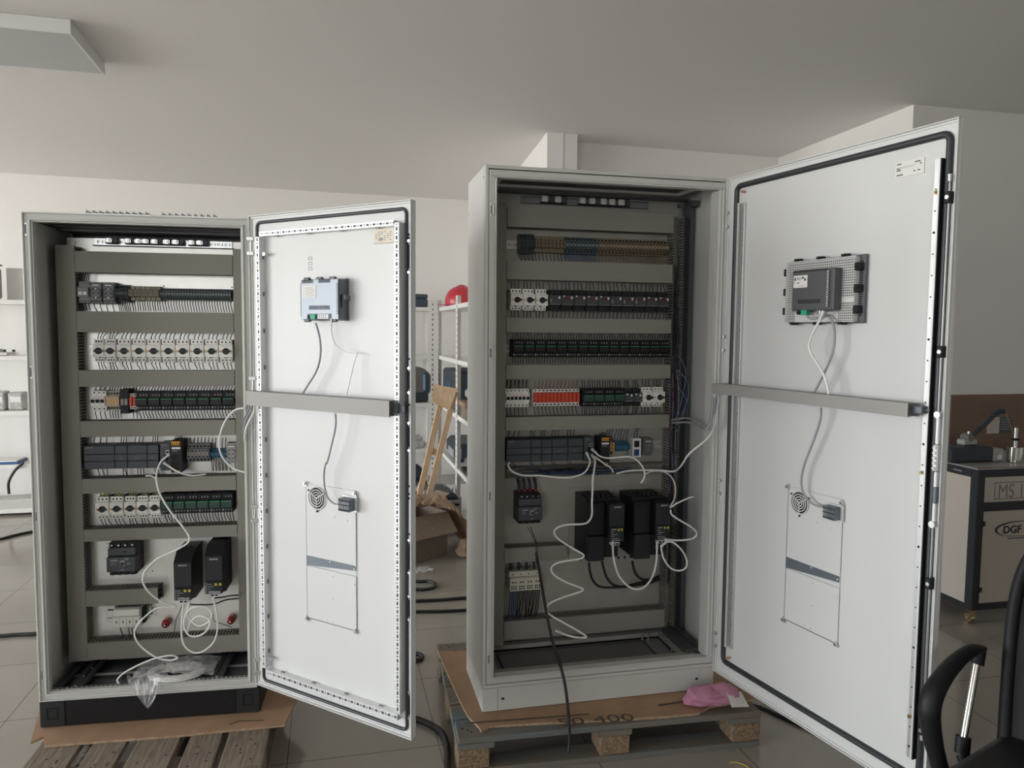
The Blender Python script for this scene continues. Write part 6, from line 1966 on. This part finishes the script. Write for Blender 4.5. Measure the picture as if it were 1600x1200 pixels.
MB().tube(rim, .017, 'chair_plastic', 8, True, 2).build('back_frame', t)
MB().tube([(0, -.10, .42), (0, -.26, .43), (0, -.31, .52), (0, -.31, .75)], .022, 'chair_plastic', 8).build('back_support', t)
for s in (1, -1):
    x = .285 * s
    m = MB(); m.tube([(x * .98, -.205, .742), (x, -.15, .750), (x, -.08, .745), (x, .0, .722), (x, .062, .684), (x, .082, .640), (x, .068, .580), (x * .985, .045, .51), (x * .94, .025, .447), (x * .8, .01, .43)], .02, 'chair_plastic', 10, False, 5,
                       rs=[.008, .017, .021, .024, .028, .029, .026, .023, .022, .02]); m.build('armrest', t)
    m = MB(); m.cyl((x * .99, -.170, .722), (x * .96, -.090, .50), .0105, 'chrome', 14); m.build('arm_strut', t)
    MB().cyl((x * .99, -.180, .742), (x * .985, -.166, .705), .018, 'chair_plastic', 12).build('strut_socket', t)
    m = MB(); m.cyl((x * .965, -.095, .515), (x * .955, -.085, .47), .020, 'chair_plastic', 12); m.tube([(x * .955, -.085, .465), (x * .85, -.08, .43), (x * .6, -.07, .42)], .016, 'chair_plastic', 8); m.build('strut_socket', t)
m = MB(); m.cyl((0, 0, .10), (0, 0, .28), .026, 'chair_plastic', 14); m.cyl((0, 0, .28), (0, 0, .405), .015, 'chrome', 12); m.build('gas_lift', t)
m = MB(); m.cyl((0, 0, .075), (0, 0, .12), .045, 'chair_plastic', 14)
for i in range(5):
    a = 2 * PI * i / 5 + .3; m.tube([(.03 * math.cos(a), .03 * math.sin(a), .098), (.17 * math.cos(a), .17 * math.sin(a), .09), (.30 * math.cos(a), .30 * math.sin(a), .072)], .018, 'chair_plastic', 8)
m.build('star_base', t)
for i in range(5):
    a = 2 * PI * i / 5 + .3; c = V((.30 * math.cos(a), .30 * math.sin(a), .0275)); e = V((-math.sin(a), math.cos(a), 0))
    m = MB(); m.cyl(c - e * .022, c - e * .006, .027, 'chair_black', 14); m.cyl(c + e * .006, c + e * .022, .027, 'chair_black', 14); m.cyl(c + V((0, 0, .0)), c + V((0, 0, .05)), .006, 'screw', 8); m.build('caster', t)

# ================================================================== LIGHT
w = bpy.data.worlds.new('daylight'); bpy.context.scene.world = w; w.use_nodes = True
nt = w.node_tree; bg = nt.nodes['Background']
tc = nt.nodes.new('ShaderNodeTexCoord'); sp = nt.nodes.new('ShaderNodeSeparateXYZ'); nt.links.new(tc.outputs['Generated'], sp.inputs[0])
mr = nt.nodes.new('ShaderNodeMapRange'); mr.inputs['From Min'].default_value = -.06; mr.inputs['From Max'].default_value = .10
nt.links.new(sp.outputs['Z'], mr.inputs['Value'])
mx = nt.nodes.new('ShaderNodeMix'); mx.data_type = 'RGBA'; nt.links.new(mr.outputs[0], mx.inputs[0])
mx.inputs[6].default_value = (.78, .76, .73, 1); mx.inputs[7].default_value = (.95, 1.0, 1.06, 1)
nt.links.new(mx.outputs[2], bg.inputs['Color']); bg.inputs['Strength'].default_value = 3.0

sc = bpy.context.scene
sc.view_settings.view_transform = 'Standard'; sc.view_settings.look = 'None'; sc.view_settings.gamma = 1.0; sc.view_settings.use_curve_mapping = False
sc.view_settings.exposure = 2.24
sc.cycles.max_bounces = 10; sc.cycles.diffuse_bounces = 6; sc.cycles.glossy_bounces = 4; sc.cycles.transparent_max_bounces = 12
sc.cycles.use_denoising = True
